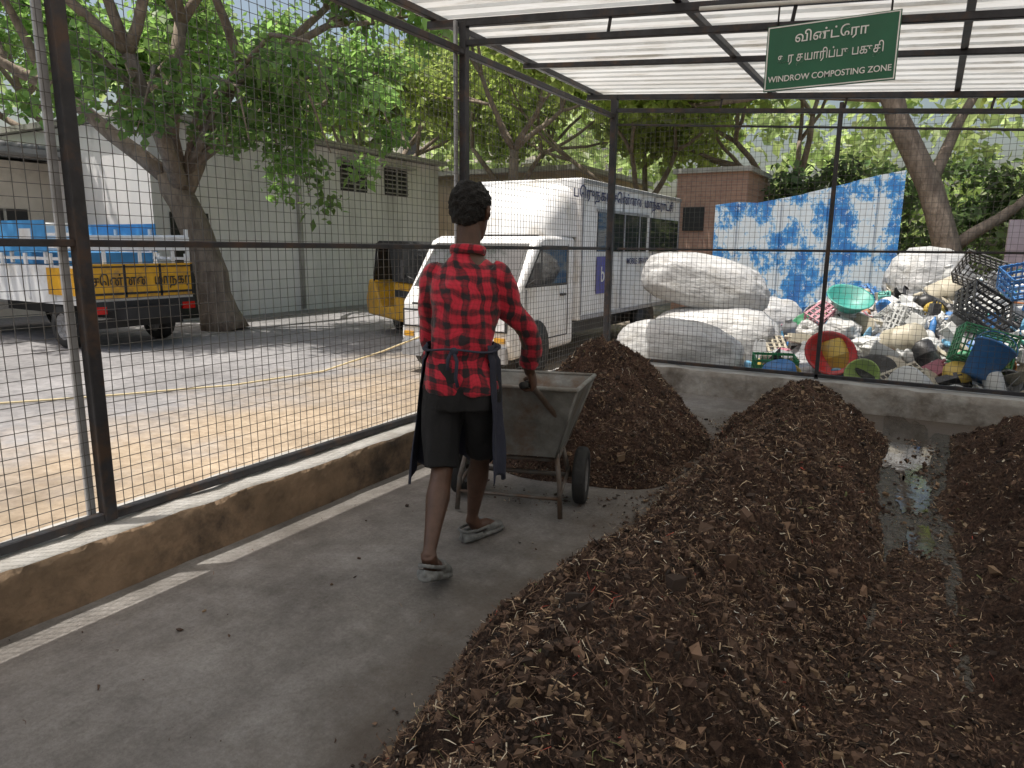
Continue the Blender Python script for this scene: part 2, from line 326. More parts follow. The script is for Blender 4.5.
def floormat():
    m,nt,b=newmat('concrete_floor_mat'); b.inputs['Roughness'].default_value=.8
    tc=N(nt,'ShaderNodeTexCoord'); sp=N(nt,'ShaderNodeSeparateXYZ'); nt.links.new(tc.outputs['Object'],sp.inputs[0])
    def nz(sc,det,ro,dist=0,st=(1,1,1)):
        mp=N(nt,'ShaderNodeMapping'); mp.inputs['Scale'].default_value=st; nt.links.new(tc.outputs['Object'],mp.inputs[0])
        n=N(nt,'ShaderNodeTexNoise'); n.inputs['Scale'].default_value=sc; n.inputs['Detail'].default_value=det; n.inputs['Roughness'].default_value=ro; n.inputs['Distortion'].default_value=dist; nt.links.new(mp.outputs[0],n.inputs[0]); return n.outputs[0]
    def ramp(src,p0,p1,c0,c1):
        r=N(nt,'ShaderNodeValToRGB'); e=r.color_ramp.elements; e[0].position=p0; e[1].position=p1; e[0].color=c4(c0); e[1].color=c4(c1); nt.links.new(src,r.inputs[0]); return r.outputs[0]
    def mul(a,bb):
        x=N(nt,'ShaderNodeMix',data_type='RGBA',blend_type='MULTIPLY'); x.inputs[0].default_value=1; nt.links.new(a,x.inputs[6]); nt.links.new(bb,x.inputs[7]); return x.outputs[2]
    g=ramp(nz(3,12,.75),.34,.68,(.22,.205,.195),(.43,.41,.39))
    g=mul(g,ramp(nz(.8,9,.72,.6),.38,.62,(.62,.60,.57),(1,1,1)))
    g=mul(g,ramp(nz(5,10,.78,0,(1,.25,1)),.36,.6,(.76,.75,.74),(1,1,1)))
    g=mul(g,ramp(nz(60,6,.8),.35,.6,(.72,.71,.70),(1,1,1)))
    g=mul(g,ramp(nz(11,10,.85,0),.60,.68,(1,1,1),(.72,.69,.66)))
    n=nz(2.2,10,.75); a=N(nt,'ShaderNodeMath',operation='MULTIPLY_ADD'); a.inputs[1].default_value=1.6; nt.links.new(n,a.inputs[0]); nt.links.new(sp.outputs[0],a.inputs[2])
    mr=N(nt,'ShaderNodeMapRange'); mr.inputs[1].default_value=-.85; mr.inputs[2].default_value=-.25; nt.links.new(a.outputs[0],mr.inputs[0])
    mx=N(nt,'ShaderNodeMix',data_type='RGBA'); nt.links.new(mr.outputs[0],mx.inputs[0]); nt.links.new(g,mx.inputs[6]); mx.inputs[7].default_value=(.11,.088,.07,1)
    nt.links.new(mx.outputs[2],b.inputs['Base Color'])
    bp=N(nt,'ShaderNodeBump'); bp.inputs['Strength'].default_value=.8; bp.inputs['Distance'].default_value=.018; nt.links.new(nz(14,12,.8),bp.inputs['Height']); nt.links.new(bp.outputs[0],b.inputs['Normal'])
    return m
mb=MB(); mb.box((1.6,1.7,-.1),(9.2,11.3,.2)); mb.build('concrete_floor',[floormat()])
mKerbF=M('kerb_face',(.30,.205,.13),(.11,.078,.05),.9,scale=3,bump=.8,bscale=18,c3=(.05,.038,.03),scale3=2.2)
mKerbT=M('kerb_top',(.46,.45,.43),(.30,.285,.26),.9,scale=5,bump=.5,bscale=30)
def roughbox(name,x0,x1,y0,y1,z0,z1,mats,step=.06,amp=.007):
    bm=bmesh.new()
    nx=max(1,int((x1-x0)/step)); ny=max(1,int((y1-y0)/step)); nz=max(1,int((z1-z0)/step))
    def grid(o,a,b,na,nb,mi):
        vv=[[bm.verts.new(o+a*(i/na)+b*(j/nb)) for j in range(nb+1)] for i in range(na+1)]
        for i in range(na):
            for j in range(nb):
                f=bm.faces.new((vv[i][j],vv[i+1][j],vv[i+1][j+1],vv[i][j+1])); f.material_index=mi; f.smooth=True
    X=Vector((x1-x0,0,0));Y=Vector((0,y1-y0,0));Z=Vector((0,0,z1-z0)); O=Vector((x0,y0,z0))
    grid(O+Z,X,Y,nx,ny,1); grid(O+X,Y,Z,ny,nz,0); grid(O+Y,Z,X,nz,nx,0); grid(O,Z,Y,nz,ny,0); grid(O,X,Z,nx,nz,0)
    bmesh.ops.remove_doubles(bm,verts=bm.verts,dist=.001)
    for v in bm.verts:
        v.co+=Vector((noise.noise(v.co*4),noise.noise(v.co*4+Vector((9,0,0))),noise.noise(v.co*4+Vector((0,9,0)))))*amp*1.6+noise.noise_vector(v.co*14)*amp
    me=bpy.data.meshes.new(name); bm.to_mesh(me); bm.free()
    for m in mats: me.materials.append(m)
    o=bpy.data.objects.new(name,me); COL.objects.link(o); return o
roughbox('kerb_wall',-3.16,-2.83,-3.9,7.32,-.2,.25,[mKerbF,mKerbT])
mKB=M('kerb_back',(.42,.40,.37),(.22,.19,.16),.9,scale=3,bump=.6,bscale=18,c3=(.12,.10,.08),scale3=2.2)
roughbox('kerb_wall.001',-2.829,6.1,7.0,7.32,-.2,.25,[mKB,mKerbT])
# ------------------------------------------------------------------ shed frame
def rz(x): return 3.02-.085*(x+2.98)
XW=-2.99; YB=7.17
mb=MB()
for y in (-1.2,1.62,4.4): 
    mb.box((XW,y,1.63),(.055,.055,2.74),0)
    mb.box((XW-.04,y-.05,1.63),(.02,.035,2.74),1)
mb.box((XW,YB,1.63),(.065,.065,2.74),0)
for x in (-.82,1.35,3.5): mb.box((x,YB,1.5),(.035,.035,2.5),0)
mb.box((XW,2.9,.28),(.04,8.5,.04),0); mb.box((XW,2.9,1.45),(.03,8.5,.03),0); mb.box((XW,2.9,2.8),(.045,8.5,.045),0)
mb.box((1.6,YB,.28),(9.0,.035,.035),0); mb.box((1.6,YB,1.45),(9.0,.022,.022),0)
def beamx(y,s=.05,off=0,x0=-3.3,x1=6.1):
    a=Vector((x0,y,rz(x0)+off)); b=Vector((x1,y,rz(x1)+off)); 
    T=Matrix.Translation((a+b)/2)@Matrix.Rotation(math.atan2((b-a).z,(b-a).x)*-1,4,'Y')
    mb.box((0,0,0),((b-a).length,s,s),0,T)
for y in (-1.2,1.62,4.4,YB):
    beamx(y,.05,-.03); beamx(y,.04,-.16,-3.0)
    for k in range(9):
        x=-3.0+k*1.1; mb.cyl((x,y,rz(x)-.16),(x+.02,y,rz(x)-.03),.012,0,6)
beamx(YB,.02,-.3,-2.95); beamx(5.8,.04,-.01)
for x in (-3.25,-1.45,.05,1.5,3.0,4.5,6.0): mb.box((x,1.75,rz(x)+.022),(.045,11.4,.045),0)
mb.build('shed_frame',[mPost,mGalv],bevel=.004,seg=1)
mb=MB(); mb.tube([(-1.3,4.33,rz(-1.3)-.06),(6,4.33,rz(6)-.06)],.012,0,8); mb.build('cable_conduit',[M('conduit',(.75,.74,.7),None,.5)])
def roof():
    ys=[];zs=[]; y=-4.0; p=.19
    while y<7.6:
        for dy,dz in ((0,0),(.11,0),(.125,.028),(.175,.028)): ys.append(y+dy); zs.append(dz)
        y+=p
    xs=np.linspace(-3.4,6.3,8); V=[];F=[]
    for i,yy in enumerate(ys):
        for x in xs: V.append((x,yy,rz(x)+.05+zs[i]))
    n=len(xs)
    for i in range(len(ys)-1):
        for k in range(n-1): F.append((i*n+k,i*n+k+1,(i+1)*n+k+1,(i+1)*n+k))
    mR=M('roof_sheet',(.78,.79,.78),(.64,.64,.62),.5,0,scale=2.5,c3=(.46,.43,.38),scale3=2.2,stretch=(.5,2.5,1))
    add_translucent(mR,.42,(.72,.73,.71))  # translucency added so sun through the sheet brightens the shed interior
    nt=mR.node_tree; src=nt.nodes['Principled BSDF'].inputs['Base Color'].links[0].from_socket
    for n_ in nt.nodes:
        if n_.type=='BSDF_TRANSLUCENT': nt.links.new(src,n_.inputs[0])
    npmesh('corrugated_roof',np.array(V),np.array(F),[mR])
roof()
def wires():
    V=[];F=[]
    def wire(p0,p1,r,ax):
        o=len(V)
        e1={'x':(0,r,0),'y':(r,0,0),'z':(r,0,0)}[ax]; e2={'x':(0,0,r),'y':(0,0,r),'z':(0,r,0)}[ax]
        for p in (p0,p1):
            for a,b in ((1,1),(-1,1),(-1,-1),(1,-1)): V.append(tuple(p[i]+a*e1[i]+b*e2[i] for i in range(3)))
        for k in range(4): F.append((o+k,o+(k+1)%4,o+4+(k+1)%4,o+4+k))
    g=.05; r=.0013; U=random.uniform
    x=XW-.012
    for i in range(int(8.3/g)):
        y=-1.15+i*g+U(-.003,.003); ps=[(x+U(-.004,.004),y+U(-.003,.003),.27+j*.506) for j in range(6)]
        for j in range(5): wire(ps[j],ps[j+1],r,'z')
    for i in range(int(2.53/g)):
        z=.27+i*g; ps=[(x-.002+U(-.003,.003),-1.15+j*.832,z+U(-.004,.004)) for j in range(11)]
        for j in range(10): wire(ps[j],ps[j+1],r,'y')
    for i in range(int(9/g)):
        xx=XW+i*g; ps=[(xx+U(-.004,.004),YB+.012,.27+(rz(xx)-.17-.27)*j/4) for j in range(5)]
        for j in range(4): wire(ps[j],ps[j+1],r,'z')
    for i in range(int(2.6/g)):
        z=.27+i*g; x1=min(6,-2.98+(2.85-z)/.085)
        ps=[(XW+(x1-XW)*j/8,YB+.014,z+U(-.003,.003)) for j in range(9)]
        for j in range(8): wire(ps[j],ps[j+1],r,'x')
    npmesh('wire_mesh_fence',np.array(V),np.array(F),[mWire])
wires()
# ------------------------------------------------------------------ sign
sg=empty('composting_zone_sign',(-.585,4.36,2.5))
mGreen=M('sign_green',(.014,.13,.065),(.010,.10,.05),.4,scale=3)
mb=MB(); mb.box((0,0,0),(.66,.012,.34),0)
for a,b in (((0,.163),(.65,.006)),((0,-.163),(.65,.006)),((-.322,0),(.006,.32)),((.322,0),(.006,.32))): mb.box((a[0],-.0075,a[1]),(b[0],.003,b[1]),1)
for x in (-.28,.28): mb.cyl((x,.01,.17),(x,.02,.36),.005,2,6)
mb.build('board',[mGreen,mSW,mPost],sg)
text('line_1','வின்ட்ேரா',.070,(0,-.009,.095),(rad(90),0,0),mSW,sg,off=.006)
text('line_2','உர தயாரிப்பு பகுதி',.066,(0,-.009,-.005),(rad(90),0,0),mSW,sg,sx=.74,off=.004)
text('line_3','WINDROW COMPOSTING ZONE',.044,(0,-.009,-.11),(rad(90),0,0),mSW,sg,sx=.93)
# ------------------------------------------------------------------ compost
def vnoise(X,Y,sc,seed):
    r=np.random.default_rng(seed); G=r.random((256,256))
    x=X*sc+1000; y=Y*sc+1000; xi=np.floor(x).astype(int); yi=np.floor(y).astype(int); fx=x-xi; fy=y-yi
    fx=fx*fx*(3-2*fx); fy=fy*fy*(3-2*fy); g=lambda a,b:G[a%256,b%256]
    return (g(xi,yi)*(1-fx)*(1-fy)+g(xi+1,yi)*fx*(1-fy)+g(xi,yi+1)*(1-fx)*fy+g(xi+1,yi+1)*fx*fy)-.5
def fine(X,Y,seed):
    return .15*vnoise(X,Y,1.6,seed)+.10*vnoise(X,Y,4,seed+1)+.075*vnoise(X,Y,8,seed+2)-.09*np.abs(vnoise(X,Y,14,seed+7))+.05*vnoise(X,Y,24,seed+3)+.032*vnoise(X,Y,48,seed+4)+.018*vnoise(X,Y,90,seed+5)+.02
def compmat():
    m,nt,b=newmat('compost_mat'); b.inputs['Roughness'].default_value=.88; b.inputs['Specular IOR Level'].default_value=.3
    tc=N(nt,'ShaderNodeTexCoord')
    n=N(nt,'ShaderNodeTexNoise'); n.inputs['Scale'].default_value=55; n.inputs['Detail'].default_value=12; n.inputs['Roughness'].default_value=.8; nt.links.new(tc.outputs['Object'],n.inputs[0])
    r=N(nt,'ShaderNodeValToRGB'); e=r.color_ramp.elements; e[0].position=.36; e[0].color=(.020,.012,.010,1); e[1].position=.74; e[1].color=(.36,.24,.165,1)
    x=e.new(.49); x.color=(.075,.043,.031,1); x=e.new(.61); x.color=(.165,.098,.068,1)
    nt.links.new(n.outputs[0],r.inputs[0])
    n2=N(nt,'ShaderNodeTexNoise'); n2.inputs['Scale'].default_value=3.2; n2.inputs['Detail'].default_value=5; nt.links.new(tc.outputs['Object'],n2.inputs[0])
    mr=N(nt,'ShaderNodeMapRange'); mr.inputs[1].default_value=.35; mr.inputs[2].default_value=.65; mr.inputs[3].default_value=.55; mr.inputs[4].default_value=1.3; nt.links.new(n2.outputs[0],mr.inputs[0])
    mx=N(nt,'ShaderNodeMix',data_type='RGBA',blend_type='MULTIPLY'); mx.inputs[0].default_value=1; nt.links.new(r.outputs[0],mx.inputs[6]); nt.links.new(mr.outputs[0],mx.inputs[7]); nt.links.new(mx.outputs[2],b.inputs['Base Color'])
    bp=N(nt,'ShaderNodeBump'); bp.inputs['Strength'].default_value=1; bp.inputs['Distance'].default_value=.025; nt.links.new(n.outputs[0],bp.inputs['Height']); nt.links.new(bp.outputs[0],b.inputs['Normal'])
    return m
mComp=compmat(); mBits=Mattr('compost_bits_mat',.9)
PAL=np.array([(.095,.055,.038),(.045,.028,.020),(.15,.09,.06),(.21,.13,.085),(.33,.22,.135),(.50,.38,.25),(.64,.56,.43),(.38,.07,.045),(.16,.18,.07),(.70,.68,.62)])
PW=np.array([.25,.21,.2,.13,.09,.07,.035,.006,.010,.006]); PW/=PW.sum()
def bits(P,n1,n2,lenr=(.02,.085),seed=1,csz=.0026):
    r=np.random.default_rng(seed)
    idx=r.integers(0,len(P),n1); p=P[idx]; n=n1
    th=r.random(n)*2*np.pi; L=r.uniform(lenr[0],lenr[1],n)*r.random(n)**.8; W=r.uniform(.0006,.0017,n)
    m=r.random(n)<.04; W[m]*=4; L[m]*=.6
    til=r.normal(0,.45,n); d=np.stack([np.cos(th)*np.cos(til),np.sin(th)*np.cos(til),np.sin(til)],1); s=np.stack([-np.sin(th),np.cos(th),r.normal(0,.4,n)],1)
    b=r.normal(0,.22,(n,3)); q0=p-d*(L/2)[:,None]; q1=p+b*L[:,None]*.6+np.array([0,0,.006]); q2=p+d*(L/2)[:,None]
    q0[:,2]+=.004; q2[:,2]+=.006
    sw=s*W[:,None]
    V=np.stack([q0-sw,q0+sw,q1-sw,q1+sw,q2-sw*.5,q2+sw*.5],1).reshape(-1,3)
    o=np.arange(n)[:,None]*6
    F=np.concatenate([o+np.array([[0,1,3,2]]),o+np.array([[2,3,5,4]])],1).reshape(-1,4)
    c=PAL[r.choice(len(PAL),n,p=PW)]*r.uniform(.6,1.3,(n,1)); C=np.repeat(c,2,axis=0)
    idx=r.integers(0,len(P),n2); p=P[idx]; sz=r.gamma(2.0,csz,n2).clip(.002,.03)
    cube=np.array([(-1,-1,-1),(1,-1,-1),(1,1,-1),(-1,1,-1),(-1,-1,1),(1,-1,1),(1,1,1),(-1,1,1)],float)*.6
    CV=(cube[None]*r.uniform(.4,1.4,(n2,1,3))+r.normal(0,.25,(n2,8,3)))
    a=r.random(n2)*6.28; ca,sa=np.cos(a)[:,None],np.sin(a)[:,None]
    CV=np.stack([CV[:,:,0]*ca-CV[:,:,1]*sa,CV[:,:,0]*sa+CV[:,:,1]*ca,CV[:,:,2]],2)*sz[:,None,None]+p[:,None,:]
    CF=np.array([(3,2,1,0),(4,5,6,7),(0,1,5,4),(1,2,6,5),(2,3,7,6),(3,0,4,7)])
    F2=(np.arange(n2)[:,None,None]*8+CF[None]).reshape(-1,4)+len(V)
    c=PAL[r.choice(5,n2,p=PW[:5]/PW[:5].sum())]*r.uniform(.4,1.1,(n2,1))
    return np.concatenate([V,CV.reshape(-1,3)]),np.concatenate([F,F2]),np.concatenate([C,np.repeat(c,6,axis=0)])
def heap(name,hf,x0,x1,y0,y1,res,n1,n2,seed):
    xs=np.arange(x0,x1,res); ys=np.arange(y0,y1,res); X,Y=np.meshgrid(xs,ys,indexing='ij')
    H=hf(X,Y); F0=fine(X,Y,seed); Z=H+F0*np.clip(H/.12,0,1)*.85
    Z=np.where(H<=0.0,-.02,Z)
    V=np.stack([X,Y,Z],2).reshape(-1,3); ny=len(ys); i,j=np.meshgrid(np.arange(len(xs)-1),np.arange(ny-1),indexing='ij')
    a=(i*ny+j).ravel(); F=np.stack([a,a+ny,a+ny+1,a+1],1)
    keep=(Z.reshape(-1)[F].max(1)>-.015); F=F[keep]
    e=empty(name,(0,0,0))
    npmesh('heap_surface',V,F,[mComp],parent=e,smooth=True)
    P=V[(Z.ravel()>.003)]
    bv,bf,bc=bits(P,n1,n2,seed=seed); npmesh('straw_and_clods',bv,bf,[mBits],bc,parent=e)
    q=P[np.random.default_rng(seed+1).integers(0,len(P),max(10,n2//110))]
    bv,bf,bc=bits(q,4,len(q),seed=seed+2,csz=.0075); o=npmesh('lumps',bv,bf,[mComp],None,parent=e,smooth=True)
    s=o.modifiers.new('s','SUBSURF'); s.levels=1; s.render_levels=1
    return e
def windrow(xf,wf,H,yend,s):
    def f(X,Y):
        c=xf(Y)+.05*np.sin(Y*1.3+s)+.08*vnoise(X*0,Y,.9,s); ww=wf(Y)*(1+.18*vnoise(X*0,Y,1.3,s+5)+.10*vnoise(X,Y,5,s+8))
        t=np.abs(X-c)/ww; ye=np.clip((yend+.25*vnoise(X,Y*0,3,s+2)-Y)/.9,0,1)
        sh=np.clip(1-t**1.5,0,None)
        return H*(1+.18*vnoise(X*0,Y,1.1,s+9))*np.minimum(sh,1.25*(1-(1-ye)**1.6)*(sh>0))*np.where(ye>0,1,0)
    return f
heap('compost_windrow',windrow(lambda Y:-.52-.036*Y,lambda Y:.58+0*Y,.47,6.15,21),-1.5,.35,-1.6,6.5,.012,64000,60000,21)
heap('compost_windrow',windrow(lambda Y:.99-.0*Y,lambda Y:.72+0*Y,.47,6.5,55),-.2,2.0,-1.6,6.8,.015,28000,24000,55)
def layer(X,Y):
    e=.19+.10*vnoise(X,Y,3,88)+.05*vnoise(X,Y,9,89)-.06*np.clip(Y-2.2,0,3)
    t=np.abs(X-.10-.02*(Y-3))/np.maximum(e,.01); yy=np.clip((3.7+.9*vnoise(X,Y,4,90)-Y)/.6,0,1)
    return .035*np.clip(1-t**3,0,None)*yy
heap('compost_layer',layer,-.3,.5,-1.4,5.0,.014,6000,8000,88)
def pilef(X,Y):
    a=np.hypot((X+2.08)/.82,(Y-4.95)/1.2); b=np.hypot((X+1.75)/.5,(Y-4.35)/.55)
    n=.12*vnoise(X,Y,3,77)
    return np.maximum(.80*np.clip(1-(a+n)**1.1,0,None),.36*np.clip(1-(b+n)**1.2,0,None))
heap('compost_pile',pilef,-2.83,-1.0,3.4,6.6,.014,26000,18000,77)
def litter():
    r=np.random.default_rng(5); n=16000
    y=r.uniform(.2,6.2,n); x=np.where(r.random(n)<.5,-1.14-np.abs(r.normal(0,.07,n))-.03*(y-2),.12+r.normal(0,.13,n))
    P=np.stack([x,y,np.full(n,.004)],1)
    m=r.random(n)<.14; ang=r.random(n)*6.28; P[m,0]=(-2.0+np.cos(ang)*.98*r.uniform(.9,1.06,n))[m]; P[m,1]=(4.75+np.sin(ang)*1.35*r.uniform(.9,1.06,n))[m]
    P=P[(P[:,0]>-2.8)&(P[:,1]<6.98)]
    V,F,C=bits(P,6200,7500,(.01,.05),seed=9); V[:,2]=np.maximum(V[:,2],.006); npmesh('compost_litter',V,F,[mBits],C)
    Q=np.stack([-1.2-1.6*r.random(300)**2,r.uniform(.6,5,300),np.full(300,.004)],1)
    V,F,C=bits(Q,160,140,(.01,.05),seed=19,csz=.002); V[:,2]=np.maximum(V[:,2],.003); npmesh('floor_crumbs',V,F,[mBits],C)
litter()
mWet=M('wet_soil',(.085,.068,.053),(.035,.027,.021),.2,scale=14,bump=.7,bscale=35)
def patch(name,cx,cy,a,b,z,mat,seed,n=90,wob=.2):
    vs=[(cx,cy,z)]
    for k in range(n):
        q=2*math.pi*k/n; s=1+.3*noise.noise(Vector((math.cos(q)*1.7+seed,math.sin(q)*1.7,seed)))+wob*noise.noise(Vector((math.cos(q)*6,math.sin(q)*6,seed)))+.5*wob*noise.noise(Vector((math.cos(q)*15,math.sin(q)*15,seed)))
        vs.append((cx+a*s*math.cos(q),cy+b*s*math.sin(q),z))
    mb=MB(); mb.add(vs,[(0,1+k,1+(k+1)%n) for k in range(n)]); return mb.build(name,[mat])
patch('wet_soil',.02,4.0,.42,3.2,.004,mWet,3)
mWater=M('puddle_mat',(.07,.06,.052),(.04,.034,.028),.03,spec=1.0,bump=.05,bscale=10)
patch('puddle',-.02,5.85,.18,.75,.009,mWater,8); patch('puddle',.06,4.75,.09,.42,.009,mWater,12); patch('puddle',.11,3.95,.06,.26,.009,mWater,15)
# ------------------------------------------------------------------ wheelbarrow
wb=empty('wheelbarrow',PL,PH)
mTub=M('tub_steel',(.27,.27,.255),(.14,.135,.12),.6,.2,scale=6,bump=.4,bscale=20,c3=(.15,.095,.06),scale3=3.5)
mFr=M('frame_steel',(.15,.145,.135),(.12,.075,.05),.6,.3,scale=12,bump=.2)
CX=.09
def tub():
    mb=MB(); rim=[(CX-.37,.53,.735),(CX+.37,.53,.735),(CX+.37,1.36,.67),(CX-.37,1.36,.67)]
    bot=[(CX-.25,.63,.34),(CX+.25,.63,.34),(CX+.25,1.14,.32),(CX-.25,1.14,.32)]
    ri=[(x+(CX-x)*.02,y+(.96-y)*.02,z+.002) for x,y,z in rim]; bi=[(x+(CX-x)*.03,y+(.95-y)*.03,z+.008) for x,y,z in bot]
    vs=rim+bot+ri+bi
    fs=[(0,4,5,1),(1,5,6,2),(2,6,7,3),(3,7,4,0),(7,6,5,4),(9,13,12,8),(10,14,13,9),(11,15,14,10),(8,12,15,11),(12,13,14,15),(0,1,9,8),(1,2,10,9),(2,3,11,10),(3,0,8,11)]
    mb.add(vs,fs,0)
    R=[Vector(p) for p in rim]; B=[Vector(p) for p in bot]
    for i in range(4): mb.tube([R[i],R[(i+1)%4]],.013,0,8); mb.tube([R[i],B[i]],.007,0,6)
    mb.build('tub',[mTub],wb)
tub()
mb=MB()
for sx in (-1,1):
    h=HX*sx
    mb.tube([(h,.27,.80),(h,.45,.775),(CX+.27*sx,.60,.56),(CX+.25*sx,.68,.32),(CX+.22*sx,1.3,.29)],.016,0,10)
    mb.tube([(h,.26,.801),(h,.45,.776)],.0175,1,10)
    mb.tube([(CX+.25*sx,.66,.36),(CX+.28*sx,.60,.2),(CX+.29*sx,.58,.015)],.014,0,8)
    mb.tube([(CX+.25*sx,.9,.32),(CX+.29*sx,.9,.16)],.014,0,8)
    mb.tube([(CX+.285*sx,.59,.14),(CX+.29*sx,.9,.2)],.010,0,8)
mb.tube([(CX-.29,.59,.12),(CX+.29,.59,.12)],.010,0,8); mb.tube([(CX-.25,.68,.31),(CX+.25,.68,.31)],.012,0,8)
mb.tube([(CX-.33,.90,.16),(CX+.33,.90,.16)],.014,0,8)
mb.build('frame',[mFr,mRubber],wb)
mb=MB()
for sx in (-1,1): mb.wheel((CX+.36*sx,.90,.165),.165,.07,0,1)
mb.build('wheels',[mRubber,mRim],wb)
mb=MB(); mb.ell((CX,.93,.52),(.29,.32,.09),0,24); mb.build('compost_load',[mComp],wb)
# ------------------------------------------------------------------ delivery van
va=empty('box_van',(-4.99,9.42,-.15),rad(180)); va.scale=(1.03,1.0,1.02)
mb=MB()
mb.prism([(2.28,.26),(2.34,.45),(2.30,.90),(2.16,1.04),(1.66,1.66),(1.50,1.71),(.70,1.73),(.62,1.70),(.62,.30)],-.80,.80,0)
mb.build('cab',[mWhite],va,bevel=.06,seg=4)
mb=MB()
RE=-3.75
mb.prism([(.60,.60),(.60,2.48),(RE,2.48),(RE,.60)],-.86,.86,0)
mb.build('cargo_box',[mWhite],va,bevel=.03,seg=3)
mb=MB()
pr=[(1.38,1.735,.60),(1.34,1.86,.66),(1.24,2.05,.72),(1.08,2.22,.77),(.86,2.36,.80),(.61,2.44,.81)]
nn=14; vs=[]; fs=[]
for y,z,w_ in pr:
    for k in range(nn+1):
        t=k/nn*math.pi; x=-w_*math.copysign(abs(math.cos(t))**.45,math.cos(t)); zz=1.72+(z-1.72)*abs(math.sin(t))**.35
        vs.append((x,y-.10*(abs(x)/w_)**3,zz))
for i in range(len(pr)-1):
    for k in range(nn): a=i*(nn+1)+k; fs.append((a,a+1,a+nn+2,a+nn+1))
mb.add(vs,fs,0,True); mb.build('wind_deflector',[mWhite],va)
mb=MB()
def slab(x0,x1,p0,p1,m,off):
    d=Vector((0,p1[0]-p0[0],p1[1]-p0[1])).normalized(); nrm=Vector((0,d.z,-d.y)); 
    if nrm.y<0: nrm=-nrm
    a=Vector((0,p0[0],p0[1]))+nrm*off; b=Vector((0,p1[0],p1[1]))+nrm*off
    mb.add([(x0,a.y,a.z),(x1,a.y,a.z),(x1*.93,b.y,b.z),(x0*.93,b.y,b.z)],[(0,1,2,3)],m)
slab(-.74,.74,(2.13,1.075),(1.69,1.62),1,.004); slab(-.70,.70,(2.10,1.11),(1.72,1.585),0,.008)
for s in (-1,1):
    X=.803*s
    mb.add([(X,2.02,1.10),(X,.86,1.10),(X,.86,1.60),(X,1.60,1.60)],[(0,1,2,3)],1)
    X=.806*s
    mb.add([(X,1.95,1.13),(X,1.62,1.13),(X,1.62,1.53),(X,1.63,1.53)],[(0,1,2,3)],0)
    mb.add([(X,1.58,1.13),(X,.90,1.13),(X,.90,1.57),(X,1.58,1.57)],[(0,1,2,3)],0)
    for a,b in (((1.98,.5),(1.98,1.08)),((.84,.45),(.84,1.62)),((.84,.45),(1.7,.45))):
        mb.box((X,(a[0]+b[0])/2,(a[1]+b[1])/2),(.004,max(.012,abs(a[0]-b[0])),max(.012,abs(a[1]-b[1]))),1)
    mb.box((X+.012*s,1.0,.98),(.03,.13,.03),1)
    mb.tube([(.8*s,1.98,1.12),(.95*s,2.03,1.2)],.012,1,6); mb.box((.98*s,2.04,1.28),(.05,.05,.24),1)
    mb.box((.60*s,2.335,.70),(.26,.04,.18),2); mb.box((.60*s,2.33,.70),(.30,.04,.22),1)
    mb.box((.66*s,2.35,.5),(.14,.03,.06),3)
    mb.cyl((.70*s,1.72,.34),(.808*s,1.72,.34),.36,1,28); mb.cyl((.70*s,-2.2,.36),(.84*s,-2.2,.36),.40,1,28)
    mb.box((.866*s,-1.6,2.44),(.016,4.3,.05),4); mb.box((.866*s,-1.6,.64),(.016,4.3,.06),4)
    for y in (.55,-.9,-2.3,-3.7): mb.box((.864*s,y,1.54),(.014,.04,1.72),4)
mb.box((0,2.34,.32),(1.5,.08,.18),4); mb.box((0,2.335,.66),(.62,.03,.10),1); mb.box((0,2.345,.88),(1.2,.02,.025),1)
mb.box((0,2.39,.34),(.45,.012,.10),3)
mb.box((0,-.6,.44),(1.1,5.4,.16),1)
mb.tube([(-.4,2.14,1.10),(.05,2.0,1.3)],.008,1,6); mb.tube([(.2,2.14,1.10),(.55,2.0,1.28)],.008,1,6)
X=-.868
mb.box((X,-.95,1.80),(.016,2.0,.54),0); mb.box((X-.006,-.95,2.09),(.03,2.1,.04),4); mb.box((X-.006,-2.85,1.80),(.012,1.5,.54),0)
mb.box((X-.006,-.15,1.20),(.004,.42,.52),5)
for y in (-.3,-.95,-1.6): mb.box((X-.012,y,1.8),(.01,.03,.54),4)
mb.build('trim',[mGlass,mBlack,mLens,mYel,mGalv,M('logo_blue',(.08,.08,.35),None,.5)],va)
mb=MB()
for s in (-1,1):
    mb.wheel((.73*s,1.72,.28),.28,.18,0,1); mb.wheel((.76*s,-2.2,.28),.28,.18,0,1)
mb.build('wheels',[mRubber,mRim],va)
mTxt=M('text_dark',(.02,.03,.12),None,.5)
RV=(rad(90),0,rad(-90))
text('side_text','பெருநகர சென்னை மாநகராட்சி',.19,(-.874,-1.2,2.28),RV,mTxt,va,sx=1.3)
text('side_text_2','MOBILE  SERVICE',.13,(-.874,-1.6,1.38),RV,mTxt,va)
text('logo_text','b',.3,(-.879,-.15,1.20),RV,mSW,va)
